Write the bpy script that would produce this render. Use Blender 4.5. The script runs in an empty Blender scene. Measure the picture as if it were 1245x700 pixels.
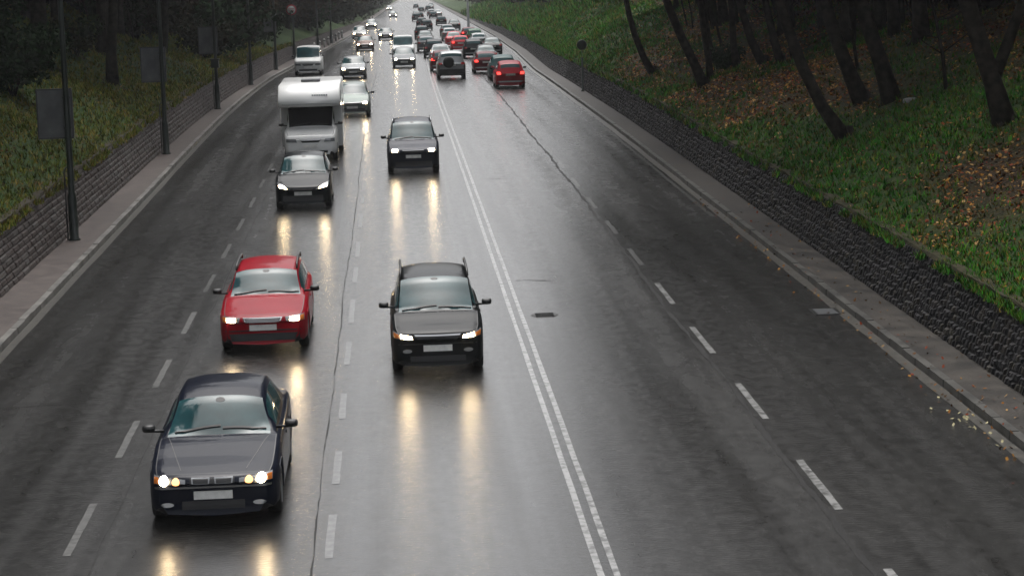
import bpy, math, random
import numpy as np
from mathutils import Vector, Matrix
from mathutils.bvhtree import BVHTree

# ------------------------------------------------------------------ camera, sky, sun, exposure
scene = bpy.context.scene
C = scene.collection
R = math.radians
CAM_H = 7.632
FPX, PITCH, YAW, ROLL = 2660.9, 0.15554, 0.05218, 0.0294

fw = Vector((math.sin(YAW) * math.cos(PITCH), math.cos(YAW) * math.cos(PITCH), -math.sin(PITCH)))
r0 = Vector((math.cos(YAW), -math.sin(YAW), 0.0))
u0 = r0.cross(fw)
rr = r0 * math.cos(ROLL) - u0 * math.sin(ROLL)
uu = u0 * math.cos(ROLL) + r0 * math.sin(ROLL)
cam_data = bpy.data.cameras.new('camera')
cam = bpy.data.objects.new('camera', cam_data)
C.objects.link(cam)
cam.matrix_world = Matrix(((rr.x, uu.x, -fw.x, 0), (rr.y, uu.y, -fw.y, 0), (rr.z, uu.z, -fw.z, CAM_H), (0, 0, 0, 1)))
cam_data.sensor_width = 36.0
cam_data.lens = 36.0 * FPX / 1245.0
cam_data.clip_start = 0.3
cam_data.clip_end = 6000
scene.camera = cam

SUN_EL, SUN_AZ = 68, 0
world = bpy.data.worlds.new('World')
scene.world = world
world.use_nodes = True
wn = world.node_tree
wn.nodes.clear()
sky = wn.nodes.new('ShaderNodeTexSky')
sky.sky_type = 'NISHITA'
sky.sun_disc = False
sky.sun_elevation = R(SUN_EL)
sky.sun_rotation = R(SUN_AZ)
sky.air_density = 1.0
sky.dust_density = 7.0
sky.ozone_density = 1.0
hs = wn.nodes.new('ShaderNodeHueSaturation')
hs.inputs['Saturation'].default_value = 0.22
bgn = wn.nodes.new('ShaderNodeBackground')
bgn.inputs['Strength'].default_value = 0.13
wo = wn.nodes.new('ShaderNodeOutputWorld')
wn.links.new(sky.outputs[0], hs.inputs['Color'])
wn.links.new(hs.outputs[0], bgn.inputs['Color'])
wn.links.new(bgn.outputs[0], wo.inputs['Surface'])

sd = bpy.data.lights.new('sun', 'SUN')
sd.energy = 0.5
sd.angle = R(68)
sd.color = (1.0, 0.97, 0.93)
sun = bpy.data.objects.new('sun', sd)
C.objects.link(sun)
sdir = Vector((math.sin(R(SUN_AZ)) * math.cos(R(SUN_EL)), math.cos(R(SUN_AZ)) * math.cos(R(SUN_EL)), math.sin(R(SUN_EL))))
sun.rotation_euler = (-sdir).to_track_quat('-Z', 'Y').to_euler()

scene.view_settings.view_transform = 'Standard'
scene.view_settings.look = 'None'
scene.view_settings.exposure = 0.95
scene.view_settings.gamma = 1.0
scene.render.engine = 'CYCLES'
scene.cycles.max_bounces = 5
scene.cycles.diffuse_bounces = 3
scene.cycles.glossy_bounces = 3
scene.cycles.volume_bounces = 0
scene.cycles.transparent_max_bounces = 4
scene.cycles.use_denoising = True
scene.cycles.sample_clamp_indirect = 8.0

rng = np.random.default_rng(7)
random.seed(11)

# ------------------------------------------------------------------ materials
def mat(name, color, rough=0.5, metal=0.0, spec=0.5, coat=0.0, coat_rough=0.05, ior=1.45,
        vary=0.0, vscale=4.0, bump=0.0, bscale=40.0, color2=None, emit=None, estr=0.0, attr=None, rvary=0.0):
    m = bpy.data.materials.new(name)
    m.use_nodes = True
    n = m.node_tree
    p = n.nodes['Principled BSDF']
    p.inputs['Base Color'].default_value = (*color, 1)
    p.inputs['Roughness'].default_value = rough
    p.inputs['Metallic'].default_value = metal
    p.inputs['Specular IOR Level'].default_value = spec
    p.inputs['IOR'].default_value = ior
    p.inputs['Coat Weight'].default_value = coat
    p.inputs['Coat Roughness'].default_value = coat_rough
    tc = n.nodes.new('ShaderNodeTexCoord')
    base = None
    if color2 is not None or vary > 0:
        nz = n.nodes.new('ShaderNodeTexNoise')
        nz.inputs['Scale'].default_value = vscale
        nz.inputs['Detail'].default_value = 5
        n.links.new(tc.outputs['Object'], nz.inputs['Vector'])
        cr = n.nodes.new('ShaderNodeValToRGB')
        cr.color_ramp.elements[0].position = 0.35
        cr.color_ramp.elements[1].position = 0.65
        c2 = color2 if color2 is not None else tuple(min(1, c * (1 + vary)) for c in color)
        c1 = color if color2 is not None else tuple(c * (1 - vary) for c in color)
        cr.color_ramp.elements[0].color = (*c1, 1)
        cr.color_ramp.elements[1].color = (*c2, 1)
        n.links.new(nz.outputs['Fac'], cr.inputs['Fac'])
        n.links.new(cr.outputs['Color'], p.inputs['Base Color'])
        base = cr.outputs['Color']
        if rvary:
            mr = n.nodes.new('ShaderNodeMapRange')
            mr.inputs['To Min'].default_value = rough - rvary
            mr.inputs['To Max'].default_value = rough + rvary
            n.links.new(nz.outputs['Fac'], mr.inputs['Value'])
            n.links.new(mr.outputs[0], p.inputs['Roughness'])
    if attr:
        a = n.nodes.new('ShaderNodeAttribute')
        a.attribute_name = attr
        n.links.new(a.outputs['Color'], p.inputs['Base Color'])
    if bump > 0:
        nb = n.nodes.new('ShaderNodeTexNoise')
        nb.inputs['Scale'].default_value = bscale
        nb.inputs['Detail'].default_value = 4
        n.links.new(tc.outputs['Object'], nb.inputs['Vector'])
        b = n.nodes.new('ShaderNodeBump')
        b.inputs['Strength'].default_value = bump
        b.inputs['Distance'].default_value = 0.02
        n.links.new(nb.outputs['Fac'], b.inputs['Height'])
        n.links.new(b.outputs['Normal'], p.inputs['Normal'])
    if emit is not None:
        p.inputs['Emission Color'].default_value = (*emit, 1)
        p.inputs['Emission Strength'].default_value = estr
    return m

def paint(name, color, metal=0.0, rough=0.35):
    return mat(name, color, rough=rough, metal=metal, spec=.03, coat=.30, coat_rough=0.04, vary=0.08, vscale=1.5)

M = {}
M['glass'] = mat('car glass', (0.016, 0.050, 0.056), rough=0.07, ior=1.36, vary=0.3, vscale=2.2)
M['trim'] = mat('black rubber trim', (0.012, 0.012, 0.013), rough=0.45)
M['black_plastic'] = mat('black plastic', (0.02, 0.02, 0.021), rough=0.4, vary=0.2)
M['chrome'] = mat('chrome', (0.6, 0.6, 0.6), rough=0.15, metal=1.0)
M['steel'] = mat('dull silver', (0.35, 0.36, 0.37), rough=0.35, metal=0.8)
M['lens'] = mat('lamp lens', (0.22, 0.23, 0.24), rough=0.08, metal=0.3, coat=1)
M['red_lens'] = mat('red tail lens', (0.30, 0.01, 0.012), rough=0.15, coat=1)
M['orange_lens'] = mat('orange lens', (0.5, 0.14, 0.02), rough=0.15, coat=1)
M['plate'] = mat('white plate', (.80, .80, .77), rough=.4, vary=.10, vscale=9)
M['tyre'] = mat('tyre rubber', (0.015, 0.015, 0.015), rough=0.6, bump=0.3, bscale=60)
M['lit'] = mat('lit headlamp', (0.9, 0.9, 0.85), rough=0.2, emit=(1.0, 0.74, 0.42), estr=46.0)
M['lit_dim'] = mat('dim lit lamp', (0.8, 0.6, 0.3), rough=0.2, emit=(1.0, 0.45, 0.15), estr=1.2)
M['brake'] = mat('lit tail lamp', (0.5, 0.02, 0.02), rough=0.2, emit=(1.0, 0.05, 0.04), estr=1.6)

# ------------------------------------------------------------------ mesh helpers
class MB:
    """collects vertices and faces, links them as ONE mesh object"""
    def __init__(s):
        s.v = []; s.f = []; s.m = []
    def quadgrid(s, G, mi=0, flip=False, close_u=False):
        nu, nv = len(G), len(G[0]); b = len(s.v)
        for row in G:
            s.v.extend([tuple(q) for q in row])
        for i in range(nu - (0 if close_u else 1)):
            for j in range(nv - 1):
                a = b + i * nv + j; c = b + ((i + 1) % nu) * nv + j
                q = (a, a + 1, c + 1, c)
                s.f.append(q[::-1] if flip else q); s.m.append(mi)
    def box(s, x0, x1, y0, y1, z0, z1, mi=0):
        b = len(s.v)
        s.v += [(x, y, z) for z in (z0, z1) for y in (y0, y1) for x in (x0, x1)]
        for q in ((0, 2, 3, 1), (4, 5, 7, 6), (0, 1, 5, 4), (2, 6, 7, 3), (0, 4, 6, 2), (1, 3, 7, 5)):
            s.f.append(tuple(b + k for k in q)); s.m.append(mi)
    def hexa(s, P, mi=0):
        b = len(s.v); s.v += [tuple(p) for p in P]
        for q in ((0, 2, 3, 1), (4, 5, 7, 6), (0, 1, 5, 4), (2, 6, 7, 3), (0, 4, 6, 2), (1, 3, 7, 5)):
            s.f.append(tuple(b + k for k in q)); s.m.append(mi)
    def tube(s, pts, rad, n=8, mi=0, caps=True):
        pts = [Vector(p) for p in pts]
        if not hasattr(rad, '__len__'): rad = [rad] * len(pts)
        b = len(s.v); ref = None
        for i, p in enumerate(pts):
            d = (pts[min(i + 1, len(pts) - 1)] - pts[max(i - 1, 0)])
            d = d.normalized() if d.length > 1e-9 else Vector((0, 0, 1))
            if ref is None:
                ref = Vector((1, 0, 0)) if abs(d.x) < 0.9 else Vector((0, 1, 0))
            a = (ref - d * ref.dot(d)).normalized(); ref = a
            c = d.cross(a)
            for k in range(n):
                t = 2 * math.pi * k / n
                s.v.append(tuple(p + (a * math.cos(t) + c * math.sin(t)) * rad[i]))
        for i in range(len(pts) - 1):
            for k in range(n):
                q = (b + i * n + k, b + i * n + (k + 1) % n, b + (i + 1) * n + (k + 1) % n, b + (i + 1) * n + k)
                s.f.append(q); s.m.append(mi)
        if caps:
            s.f.append(tuple(b + k for k in range(n))[::-1]); s.m.append(mi)
            e = b + (len(pts) - 1) * n
            s.f.append(tuple(e + k for k in range(n))); s.m.append(mi)
    def lathe(s, prof, cx=0, cy=0, cz=0, axis='z', n=20, mi=0):
        G = []
        for k in range(n):
            t = 2 * math.pi * k / n; row = []
            for r, h in prof:
                if axis == 'z': row.append((cx + r * math.cos(t), cy + r * math.sin(t), cz + h))
                elif axis == 'x': row.append((cx + h, cy + r * math.cos(t), cz + r * math.sin(t)))
                else: row.append((cx + r * math.cos(t), cy + h, cz + r * math.sin(t)))
            G.append(row)
        s.quadgrid(G, mi, close_u=True)
    def build(s, name, mats, parent=None, smooth=True, angle=None):
        me = bpy.data.meshes.new(name)
        me.from_pydata(s.v, [], s.f); me.update()
        if not isinstance(mats, (list, tuple)): mats = [mats]
        for m in mats: me.materials.append(m)
        if len(mats) > 1: me.polygons.foreach_set('material_index', s.m)
        if smooth: me.polygons.foreach_set('use_smooth', [True] * len(me.polygons))
        if smooth and angle:
            me.set_sharp_from_angle(angle=R(angle))
        o = bpy.data.objects.new(name, me); C.objects.link(o)
        if parent is not None: o.parent = parent
        return o

def tag(o, label=None, cat=None, group=None, kind=None):
    if label: o['label'] = label
    if cat: o['category'] = cat
    if group: o['group'] = group
    if kind: o['kind'] = kind
    return o

def empty(name, loc=(0, 0, 0), rz=0.0):
    o = bpy.data.objects.new(name, None); C.objects.link(o)
    o.empty_display_size = 0.3
    o.location = loc; o.rotation_euler = (0, 0, rz)
    return o

def copy_tree(o, parent=None):
    c = o.copy(); C.objects.link(c)
    if parent is not None: c.parent = parent
    for ch in o.children: copy_tree(ch, c)
    return c

def pchip(xs, ys):
    xs = np.array(xs, float); ys = np.array(ys, float); h = np.diff(xs); d = np.diff(ys) / h
    m = np.zeros(len(xs)); m[0] = d[0]; m[-1] = d[-1]
    for i in range(1, len(xs) - 1):
        if d[i - 1] * d[i] > 0:
            w1 = 2 * h[i] + h[i - 1]; w2 = h[i] + 2 * h[i - 1]
            m[i] = (w1 + w2) / (w1 / d[i - 1] + w2 / d[i])
    def f(x):
        x = min(max(x, xs[0]), xs[-1]); i = min(int(np.searchsorted(xs, x, 'right')) - 1, len(xs) - 2)
        t = (x - xs[i]) / h[i]
        return float((2*t**3 - 3*t**2 + 1) * ys[i] + (t**3 - 2*t**2 + t) * h[i] * m[i] + (-2*t**3 + 3*t**2) * ys[i+1] + (t**3 - t**2) * h[i] * m[i+1])
    return f

# ------------------------------------------------------------------ the lie of the land
def zr(Y):
    """height of the road along its length: level, then a steady fall"""
    a, b, s = 80.0, 140.0, 0.0195
    if Y < a: return 0.0
    if Y < b: return -s * (Y - a) ** 2 / (2 * (b - a))
    return -s * (b - a) / 2 - s * (Y - b)
def xc(Y):
    """the road bears gently to the right in the distance"""
    a, b, s = 95.0, 155.0, 0.0110
    if Y < a: return 0.0
    if Y < b: return s * (Y - a) ** 2 / (2 * (b - a))
    return s * (b - a) / 2 + s * (Y - b)
def LK(Y): return xc(Y) + float(np.interp(Y, [0, 65, 110, 150, 180, 215, 290, 2000], [-7.8, -7.9, -8.05, -8.15, -7.8, -7.3, -6.7, -6.7]))
def RK(Y): return xc(Y) + float(np.interp(Y, [0, 50, 110, 145, 190, 260, 2000], [9.15, 9.15, 9.15, 9.3, 10.1, 10.7, 10.7]))
def LW(Y): return xc(Y) + float(np.interp(Y, [0, 180, 230, 300, 2000], [-8.95, -8.95, -8.4, -7.9, -7.9]))
def RW(Y): return xc(Y) + float(np.interp(Y, [0, 110, 145, 190, 260, 2000], [10.1, 10.1, 10.25, 11.1, 11.7, 11.7]))
LWH, RWH, BAT = 1.45, 1.32, 0.38
def wall_h(Y, h): return h * float(np.interp(Y, [0, 150, 260, 400], [1, 1, 0.7, 0.25]))

def ground_z(side, u, Y):
    """height of the planted bank, u metres behind the wall top"""
    h0 = wall_h(Y, RWH if side > 0 else LWH) - 0.06
    s = (0.50 if side > 0 else 0.46) * float(np.interp(Y, [0, 200, 500], [1, 0.9, 0.6]))
    k = 15.0
    if u < k: z = s * u
    else: z = s * k + s * (1 - math.exp(-(u - k) / 9.0)) * 5.0 + 0.03 * (u - k)
    z += (0.16 * math.sin(u * 0.7 + Y * 0.23 + side) + 0.14 * math.sin(Y * 0.41 - u * 0.35) + 0.22 * math.sin(Y * 0.11 + u * 0.16)) * min(1, u / 2.0)
    return zr(Y) + h0 + z
def bank_xyz(side, u, Y):
    x = (RW(Y) + BAT + u) if side > 0 else (LW(Y) - BAT - u)
    return (x, Y, ground_z(side, u, Y))

Ys = [2 + 2.0 * k for k in range(0, 90)] + [182 + 6 * k for k in range(0, 30)] + [370 + 30 * k for k in range(0, 45)]

# ---- ground sheet
gm = MB(); G = []
us = [0, .5, 1, 1.6, 2.3, 3, 4, 5, 6, 7, 8.2, 9.5, 11, 12.5, 14, 15.5, 18, 22, 28, 40, 70, 140, 400]
for Y in [-60, -30, -10] + Ys:
    Yq = max(Y, 2)
    row = []
    for u in reversed(us): row.append(bank_xyz(-1, u, Y if Y > 0 else Y))
    row.append((LW(Yq) - BAT + .02, Y, zr(Yq) - .25)); row.append((RW(Yq) + BAT - .02, Y, zr(Yq) - .25))
    for u in us: row.append(bank_xyz(1, u, Y))
    G.append(row)
gm.quadgrid(G, flip=True)

def hash_noise(x, y):
    return (math.sin(x * 1.7 + y * 0.9) + math.sin(x * 0.6 - y * 1.3 + 2) + math.sin(x * 2.9 + y * 2.1 + 4) * 0.6) / 2.6
LITTER = [(13.3, 45.5, 2.2, 5.5), (13.4, 72, 2.6, 8), (11.9, 80, 1.5, 9), (14.5, 88, 3.0, 12), (13.8, 65, 1.5, 4), (12, 102, 1.5, 9), (17, 38, 4, 8), (18, 62, 2.6, 12), (16, 105, 3.0, 14)]
def litter(side, u, Y):
    """0 = grass, 1 = fallen leaves"""
    if side > 0:
        x = RW(Y) + BAT + u; v = -0.5
        for (a, b, rx, ry) in LITTER:
            v = max(v, 1.25 - math.hypot((x - a) / rx, (Y - b) / ry))
        if u > 6.5: v = max(v, min(1.1, .55 + .2 * (u - 6.5)))
        v += 0.50 * hash_noise(x * 1.3, Y * .7)
        return max(0.08, min(0.97, v * 1.15))
    v = 0.10 + 0.35 * hash_noise(u * 1.4 + 5, Y * .45) + (0.5 if u > 9 else 0)
    return max(0.0, min(1.0, v))

def ground_material():
    m = bpy.data.materials.new('bank soil and turf'); m.use_nodes = True
    n = m.node_tree; p = n.nodes['Principled BSDF']; p.inputs['Roughness'].default_value = 0.85; p.inputs['Specular IOR Level'].default_value = .15
    tc = n.nodes.new('ShaderNodeTexCoord'); at = n.nodes.new('ShaderNodeAttribute'); at.attribute_name = 'litter'
    def ramp(scale, c):
        nz = n.nodes.new('ShaderNodeTexNoise'); nz.inputs['Scale'].default_value = scale; nz.inputs['Detail'].default_value = 6
        n.links.new(tc.outputs['Object'], nz.inputs['Vector'])
        cr = n.nodes.new('ShaderNodeValToRGB'); cr.color_ramp.elements[0].position = .3; cr.color_ramp.elements[1].position = .7
        cr.color_ramp.elements[0].color = (*c[0], 1); cr.color_ramp.elements[1].color = (*c[1], 1)
        e = cr.color_ramp.elements.new(.5); e.color = (*c[2], 1)
        n.links.new(nz.outputs['Fac'], cr.inputs['Fac']); return cr
    g = ramp(3.0, ((.010, .034, .005), (.040, .055, .010), (.018, .048, .007)))
    l = ramp(6.0, ((.014, .010, .006), (.065, .036, .015), (.030, .018, .010)))
    mx = n.nodes.new('ShaderNodeMix'); mx.data_type = 'RGBA'
    n.links.new(at.outputs['Fac'], mx.inputs[0]); n.links.new(g.outputs['Color'], mx.inputs[6]); n.links.new(l.outputs['Color'], mx.inputs[7])
    n.links.new(mx.outputs[2], p.inputs['Base Color'])
    nb = n.nodes.new('ShaderNodeTexNoise'); nb.inputs['Scale'].default_value = 9; nb.inputs['Detail'].default_value = 6
    n.links.new(tc.outputs['Object'], nb.inputs['Vector'])
    b = n.nodes.new('ShaderNodeBump'); b.inputs['Strength'].default_value = .8; b.inputs['Distance'].default_value = .12
    n.links.new(nb.outputs['Fac'], b.inputs['Height']); n.links.new(b.outputs['Normal'], p.inputs['Normal'])
    return m
ground = tag(gm.build('ground', ground_material()), kind='structure')
at = ground.data.attributes.new('litter', 'FLOAT', 'POINT')
vals = []
for Y in [-60, -30, -10] + Ys:
    vals += [litter(-1, u, Y) for u in reversed(us)] + [1, 1] + [litter(1, u, Y) for u in us]
at.data.foreach_set('value', vals)

# ------------------------------------------------------------------ road
def road_material():
    m = bpy.data.materials.new('wet asphalt'); m.use_nodes = True
    n = m.node_tree; L = n.links; p = n.nodes['Principled BSDF']
    p.inputs['IOR'].default_value = 1.45
    p.inputs['Coat Weight'].default_value = 1.0; p.inputs['Specular IOR Level'].default_value = .15; p.inputs['Coat Roughness'].default_value = .19; p.inputs['Coat IOR'].default_value = 1.33
    tc = n.nodes.new('ShaderNodeTexCoord')
    def noise(scale, sc, detail=4, rough=.5):
        mp = n.nodes.new('ShaderNodeMapping'); mp.inputs['Scale'].default_value = sc
        nz = n.nodes.new('ShaderNodeTexNoise'); nz.inputs['Scale'].default_value = scale
        nz.inputs['Detail'].default_value = detail; nz.inputs['Roughness'].default_value = rough
        L.new(tc.outputs['Object'], mp.inputs['Vector']); L.new(mp.outputs[0], nz.inputs['Vector']); return nz
    streak = noise(1.0, (1.6, .045, 1), 5, .6)
    patch = noise(1.0, (.45, .16, 1), 4)
    fine = noise(26.0, (1, 1, 1), 3)
    mid = noise(5.0, (1, .55, 1), 4, .65)
    cr = n.nodes.new('ShaderNodeValToRGB')
    cr.color_ramp.elements[0].position = .3; cr.color_ramp.elements[0].color = (.008, .008, .008, 1)
    cr.color_ramp.elements[1].position = .72; cr.color_ramp.elements[1].color = (.024, .0235, .0225, 1)
    ad = n.nodes.new('ShaderNodeMath'); ad.operation = 'MULTIPLY_ADD'; ad.inputs[1].default_value = .55
    L.new(mid.outputs['Fac'], ad.inputs[0])
    ml = n.nodes.new('ShaderNodeMath'); ml.operation = 'MULTIPLY'; ml.inputs[1].default_value = .5
    L.new(patch.outputs['Fac'], ml.inputs[0]); L.new(ml.outputs[0], ad.inputs[2])
    L.new(ad.outputs[0], cr.inputs['Fac']); L.new(cr.outputs['Color'], p.inputs['Base Color'])
    s1 = n.nodes.new('ShaderNodeMapRange'); s1.inputs['From Min'].default_value = .3; s1.inputs['From Max'].default_value = .7
    s1.inputs['To Min'].default_value = .27; s1.inputs['To Max'].default_value = .44
    L.new(streak.outputs['Fac'], s1.inputs['Value'])
    s2 = n.nodes.new('ShaderNodeMapRange'); s2.inputs['From Min'].default_value = .3; s2.inputs['From Max'].default_value = .7
    s2.inputs['To Min'].default_value = -.05; s2.inputs['To Max'].default_value = .08
    L.new(mid.outputs['Fac'], s2.inputs['Value'])
    sm = n.nodes.new('ShaderNodeMath'); L.new(s1.outputs[0], sm.inputs[0]); L.new(s2.outputs[0], sm.inputs[1])
    L.new(sm.outputs[0], p.inputs['Roughness'])
    b1 = n.nodes.new('ShaderNodeBump'); b1.inputs['Strength'].default_value = .45; b1.inputs['Distance'].default_value = .006
    L.new(fine.outputs['Fac'], b1.inputs['Height'])
    b2 = n.nodes.new('ShaderNodeBump'); b2.inputs['Strength'].default_value = .12; b2.inputs['Distance'].default_value = .02
    L.new(mid.outputs['Fac'], b2.inputs['Height']); L.new(b1.outputs['Normal'], b2.inputs['Normal'])
    L.new(b2.outputs['Normal'], p.inputs['Normal'])
    rip = noise(7.0, (.55, 2.4, 1), 5, .65)
    b3 = n.nodes.new('ShaderNodeBump'); b3.inputs['Strength'].default_value = .55; b3.inputs['Distance'].default_value = .010
    grain = noise(16.0, (1, 1, 1), 3, .8); b4 = n.nodes.new('ShaderNodeBump'); b4.inputs['Strength'].default_value = .5; b4.inputs['Distance'].default_value = .004
    L.new(grain.outputs['Fac'], b4.inputs['Height']); L.new(b4.outputs['Normal'], b3.inputs['Normal'])
    L.new(rip.outputs['Fac'], b3.inputs['Height']); L.new(b3.outputs['Normal'], p.inputs['Coat Normal'])
    s3 = n.nodes.new('ShaderNodeMapRange'); s3.inputs['From Min'].default_value = .3; s3.inputs['From Max'].default_value = .7
    s3.inputs['To Min'].default_value = .15; s3.inputs['To Max'].default_value = .26
    L.new(streak.outputs['Fac'], s3.inputs['Value'])
    # coarser, thinly wetted wheel tracks along each lane
    sx = n.nodes.new('ShaderNodeSeparateXYZ'); L.new(tc.outputs['Object'], sx.inputs[0])
    wob = noise(1.0, (.15, .05, 1), 2)
    def mth(op, a, b=None, c=None):
        q = n.nodes.new('ShaderNodeMath'); q.operation = op
        for i, v in enumerate((a, b, c)):
            if v is None: continue
            if isinstance(v, (int, float)): q.inputs[i].default_value = v
            else: L.new(v, q.inputs[i])
        return q.outputs[0]
    xw = mth('MULTIPLY_ADD', wob.outputs['Fac'], .9, sx.outputs[0])
    tot = None
    for cx_, w_, am in ((5.05, .42, 1.0), (3.55, .30, .35), (7.0, .45, .8), (8.4, .5, .6), (-3.9, .35, .6), (-6.6, .45, .7), (-.35, .22, .3)):
        dd = mth('DIVIDE', mth('SUBTRACT', xw, cx_ + .45), w_)
        g = mth('MULTIPLY', mth('POWER', 2.718, mth('MULTIPLY', mth('MULTIPLY', dd, dd), -1.0)), am)
        tot = g if tot is None else mth('ADD', tot, g)
    br = noise(2.2, (1, .35, 1), 6, .7)
    brk = n.nodes.new('ShaderNodeMapRange'); brk.inputs['From Min'].default_value = .38; brk.inputs['From Max'].default_value = .60
    L.new(br.outputs['Fac'], brk.inputs['Value'])
    tr = mth('MULTIPLY', tot, brk.outputs[0])
    L.new(mth('MULTIPLY_ADD', tr, .12, s3.outputs[0]), p.inputs['Coat Roughness'])
    cw = n.nodes.new('ShaderNodeMath'); cw.operation = 'SUBTRACT'; cw.use_clamp = True; cw.inputs[0].default_value = 1.0
    L.new(mth('MULTIPLY', tr, .55), cw.inputs[1]); L.new(cw.outputs[0], p.inputs['Coat Weight'])
    return m
M['asphalt'] = road_material()

def strip(mb, fx0, fx1, y0, y1, dz, step=2.0, n=1, mi=0, jit=0.0):
    rows = []; Y = y0
    ys = []
    while Y < y1 - 1e-6: ys.append(Y); Y += step if Y < 200 else step * 4
    ys.append(y1)
    for Y in ys:
        a, b = fx0(Y), fx1(Y)
        rows.append([(a + (b - a) * k / n + (random.uniform(-jit, jit) if jit else 0), Y, zr(Y) + dz) for k in range(n + 1)])
    mb.quadgrid(rows, mi, flip=True)
YB, YE = 2.0, 1650.0
mb = MB(); strip(mb, LK, RK, YB, YE, 0.0, n=6)
tag(mb.build('road', M['asphalt']), kind='structure')

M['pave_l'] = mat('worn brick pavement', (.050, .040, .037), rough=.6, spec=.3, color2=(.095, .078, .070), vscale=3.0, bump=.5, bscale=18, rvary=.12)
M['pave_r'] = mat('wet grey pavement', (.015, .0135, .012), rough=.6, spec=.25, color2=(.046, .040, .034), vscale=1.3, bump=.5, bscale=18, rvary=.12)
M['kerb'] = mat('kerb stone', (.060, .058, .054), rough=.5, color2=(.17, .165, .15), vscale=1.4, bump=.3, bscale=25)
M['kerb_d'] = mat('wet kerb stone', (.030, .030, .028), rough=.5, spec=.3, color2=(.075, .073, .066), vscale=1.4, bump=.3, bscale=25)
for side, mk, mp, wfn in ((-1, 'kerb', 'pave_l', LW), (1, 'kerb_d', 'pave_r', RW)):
    K = (lambda Y: LK(Y)) if side < 0 else (lambda Y: RK(Y))
    kb = MB(); Y = YB
    while Y < 420:
        L_ = 1.0 if Y < 140 else 4.0
        j = random.uniform(-.008, .008); g = .012 if Y < 140 else .02
        x0, x1 = K(Y + g), K(Y + L_ - g); w = .16 * side; t = .125 + random.uniform(-.008, .008)
        a = [(x0, Y + g), (x0 + w, Y + g), (x1, Y + L_ - g), (x1 + w, Y + L_ - g)]
        if side < 0: a = [a[1], a[0], a[3], a[2]]
        z0, z1 = zr(Y), zr(Y + L_)
        zz = [z0, z0, z1, z1]
        kb.hexa([(p[0] + j, p[1], z - .12) for p, z in zip(a, zz)] + [(p[0] + j + (-.012 if (k % 2 == (0 if side > 0 else 1)) else 0) * -side, p[1], z + t) for k, (p, z) in enumerate(zip(a, zz))])
        Y += L_
    strip(kb, lambda Y: K(Y) if side > 0 else K(Y) - .16, lambda Y: K(Y) + .16 if side > 0 else K(Y), 420, YE, .12)
    tag(kb.build('kerb', M[mk], smooth=False), kind='structure')
    pv = MB()
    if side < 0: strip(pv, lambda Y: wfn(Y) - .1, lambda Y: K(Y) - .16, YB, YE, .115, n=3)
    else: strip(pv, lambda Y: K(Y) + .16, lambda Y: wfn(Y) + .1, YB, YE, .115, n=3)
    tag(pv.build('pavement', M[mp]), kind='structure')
    gt = MB()
    if side < 0: strip(gt, lambda Y: K(Y) + .01, lambda Y: K(Y) + .20, YB, 420, .004, jit=.015)
    else: strip(gt, lambda Y: K(Y) - .22, lambda Y: K(Y) - .01, YB, 420, .004, jit=.02)
    M['gutter'] = mat('gutter grime', (.03, .029, .026), rough=.4, color2=(.07, .065, .055), vscale=5, bump=.4, bscale=30)
    tag(gt.build('gutter', M['gutter']), kind='structure')

# painted lines and tarred joints
def mark_mat(name, c, c2, lo, hi):
    m = mat(name, c, rough=.4, coat=.8, coat_rough=.2, color2=c2, vscale=7, bump=.3, bscale=60)
    cr = [x for x in m.node_tree.nodes if x.type == 'VALTORGB'][0]
    cr.color_ramp.elements[0].position = lo; cr.color_ramp.elements[1].position = hi
    return m
M['white_line'] = mark_mat('white road paint', (.035, .035, .034), (.24, .24, .235), .36, .56)
M['worn_line'] = mark_mat('worn road paint', (.02, .02, .02), (.07, .07, .066), .42, .62)
M['tar'] = mat('tar joint', (.007, .007, .007), rough=.6, spec=.2, bump=.5)
CX = lambda off: (lambda Y: xc(Y) + off)
ml = MB()
for o in (-.10, .10):
    strip(ml, CX(2.43 + o - .042), CX(2.43 + o + .042), YB, 700, .004, jit=.006)
tag(ml.build('double_centre_line', M['white_line']), kind='structure')
ml = MB()
k = 0
Y = 11.1
while Y < 48:                                   # right-hand carriageway dashes
    strip(ml, CX(5.80 - .058), CX(5.80 + .058), Y, Y + 2.9, .004, step=.5, jit=.006); Y += 5.75
tag(ml.build('dashed_lane_line', M['white_line']), kind='structure')
M['grey_line'] = mark_mat('faded road paint', (.03, .03, .03), (.13, .13, .125), .30, .6)
ml = MB()
Y = 11.2
while Y < 46:
    strip(ml, CX(-4.42 - .055), CX(-4.42 + .055), Y, Y + 2.7, .004, step=.5, jit=.006); Y += 5.5
tag(ml.build('dashed_lane_line', M['grey_line']), kind='structure')
ml = MB(); Y = 8.0
while Y < 260:
    Ln = random.uniform(1.8, 3.2)
    strip(ml, CX(-1.02 - .055), CX(-1.02 + .055), Y, Y + Ln, .004, step=.4, jit=.006); Y += Ln + random.uniform(1.6, 3.2)
Y = 51.35
while Y < 150: strip(ml, CX(5.80 - .06), CX(5.80 + .06), Y, Y + 2.9, .004, step=.5, jit=.012); Y += 5.75
Y = 49.7
while Y < 120: strip(ml, CX(-4.42 - .05), CX(-4.42 + .05), Y, Y + 2.7, .004, step=.5, jit=.012); Y += 5.5
for side, off in ((1, -.34),):
    strip(ml, lambda Y: RK(Y) - .42, lambda Y: RK(Y) - .32, 60, 260, .004, jit=.02)
tag(ml.build('worn_lane_line', M['worn_line']), kind='structure')
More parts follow.
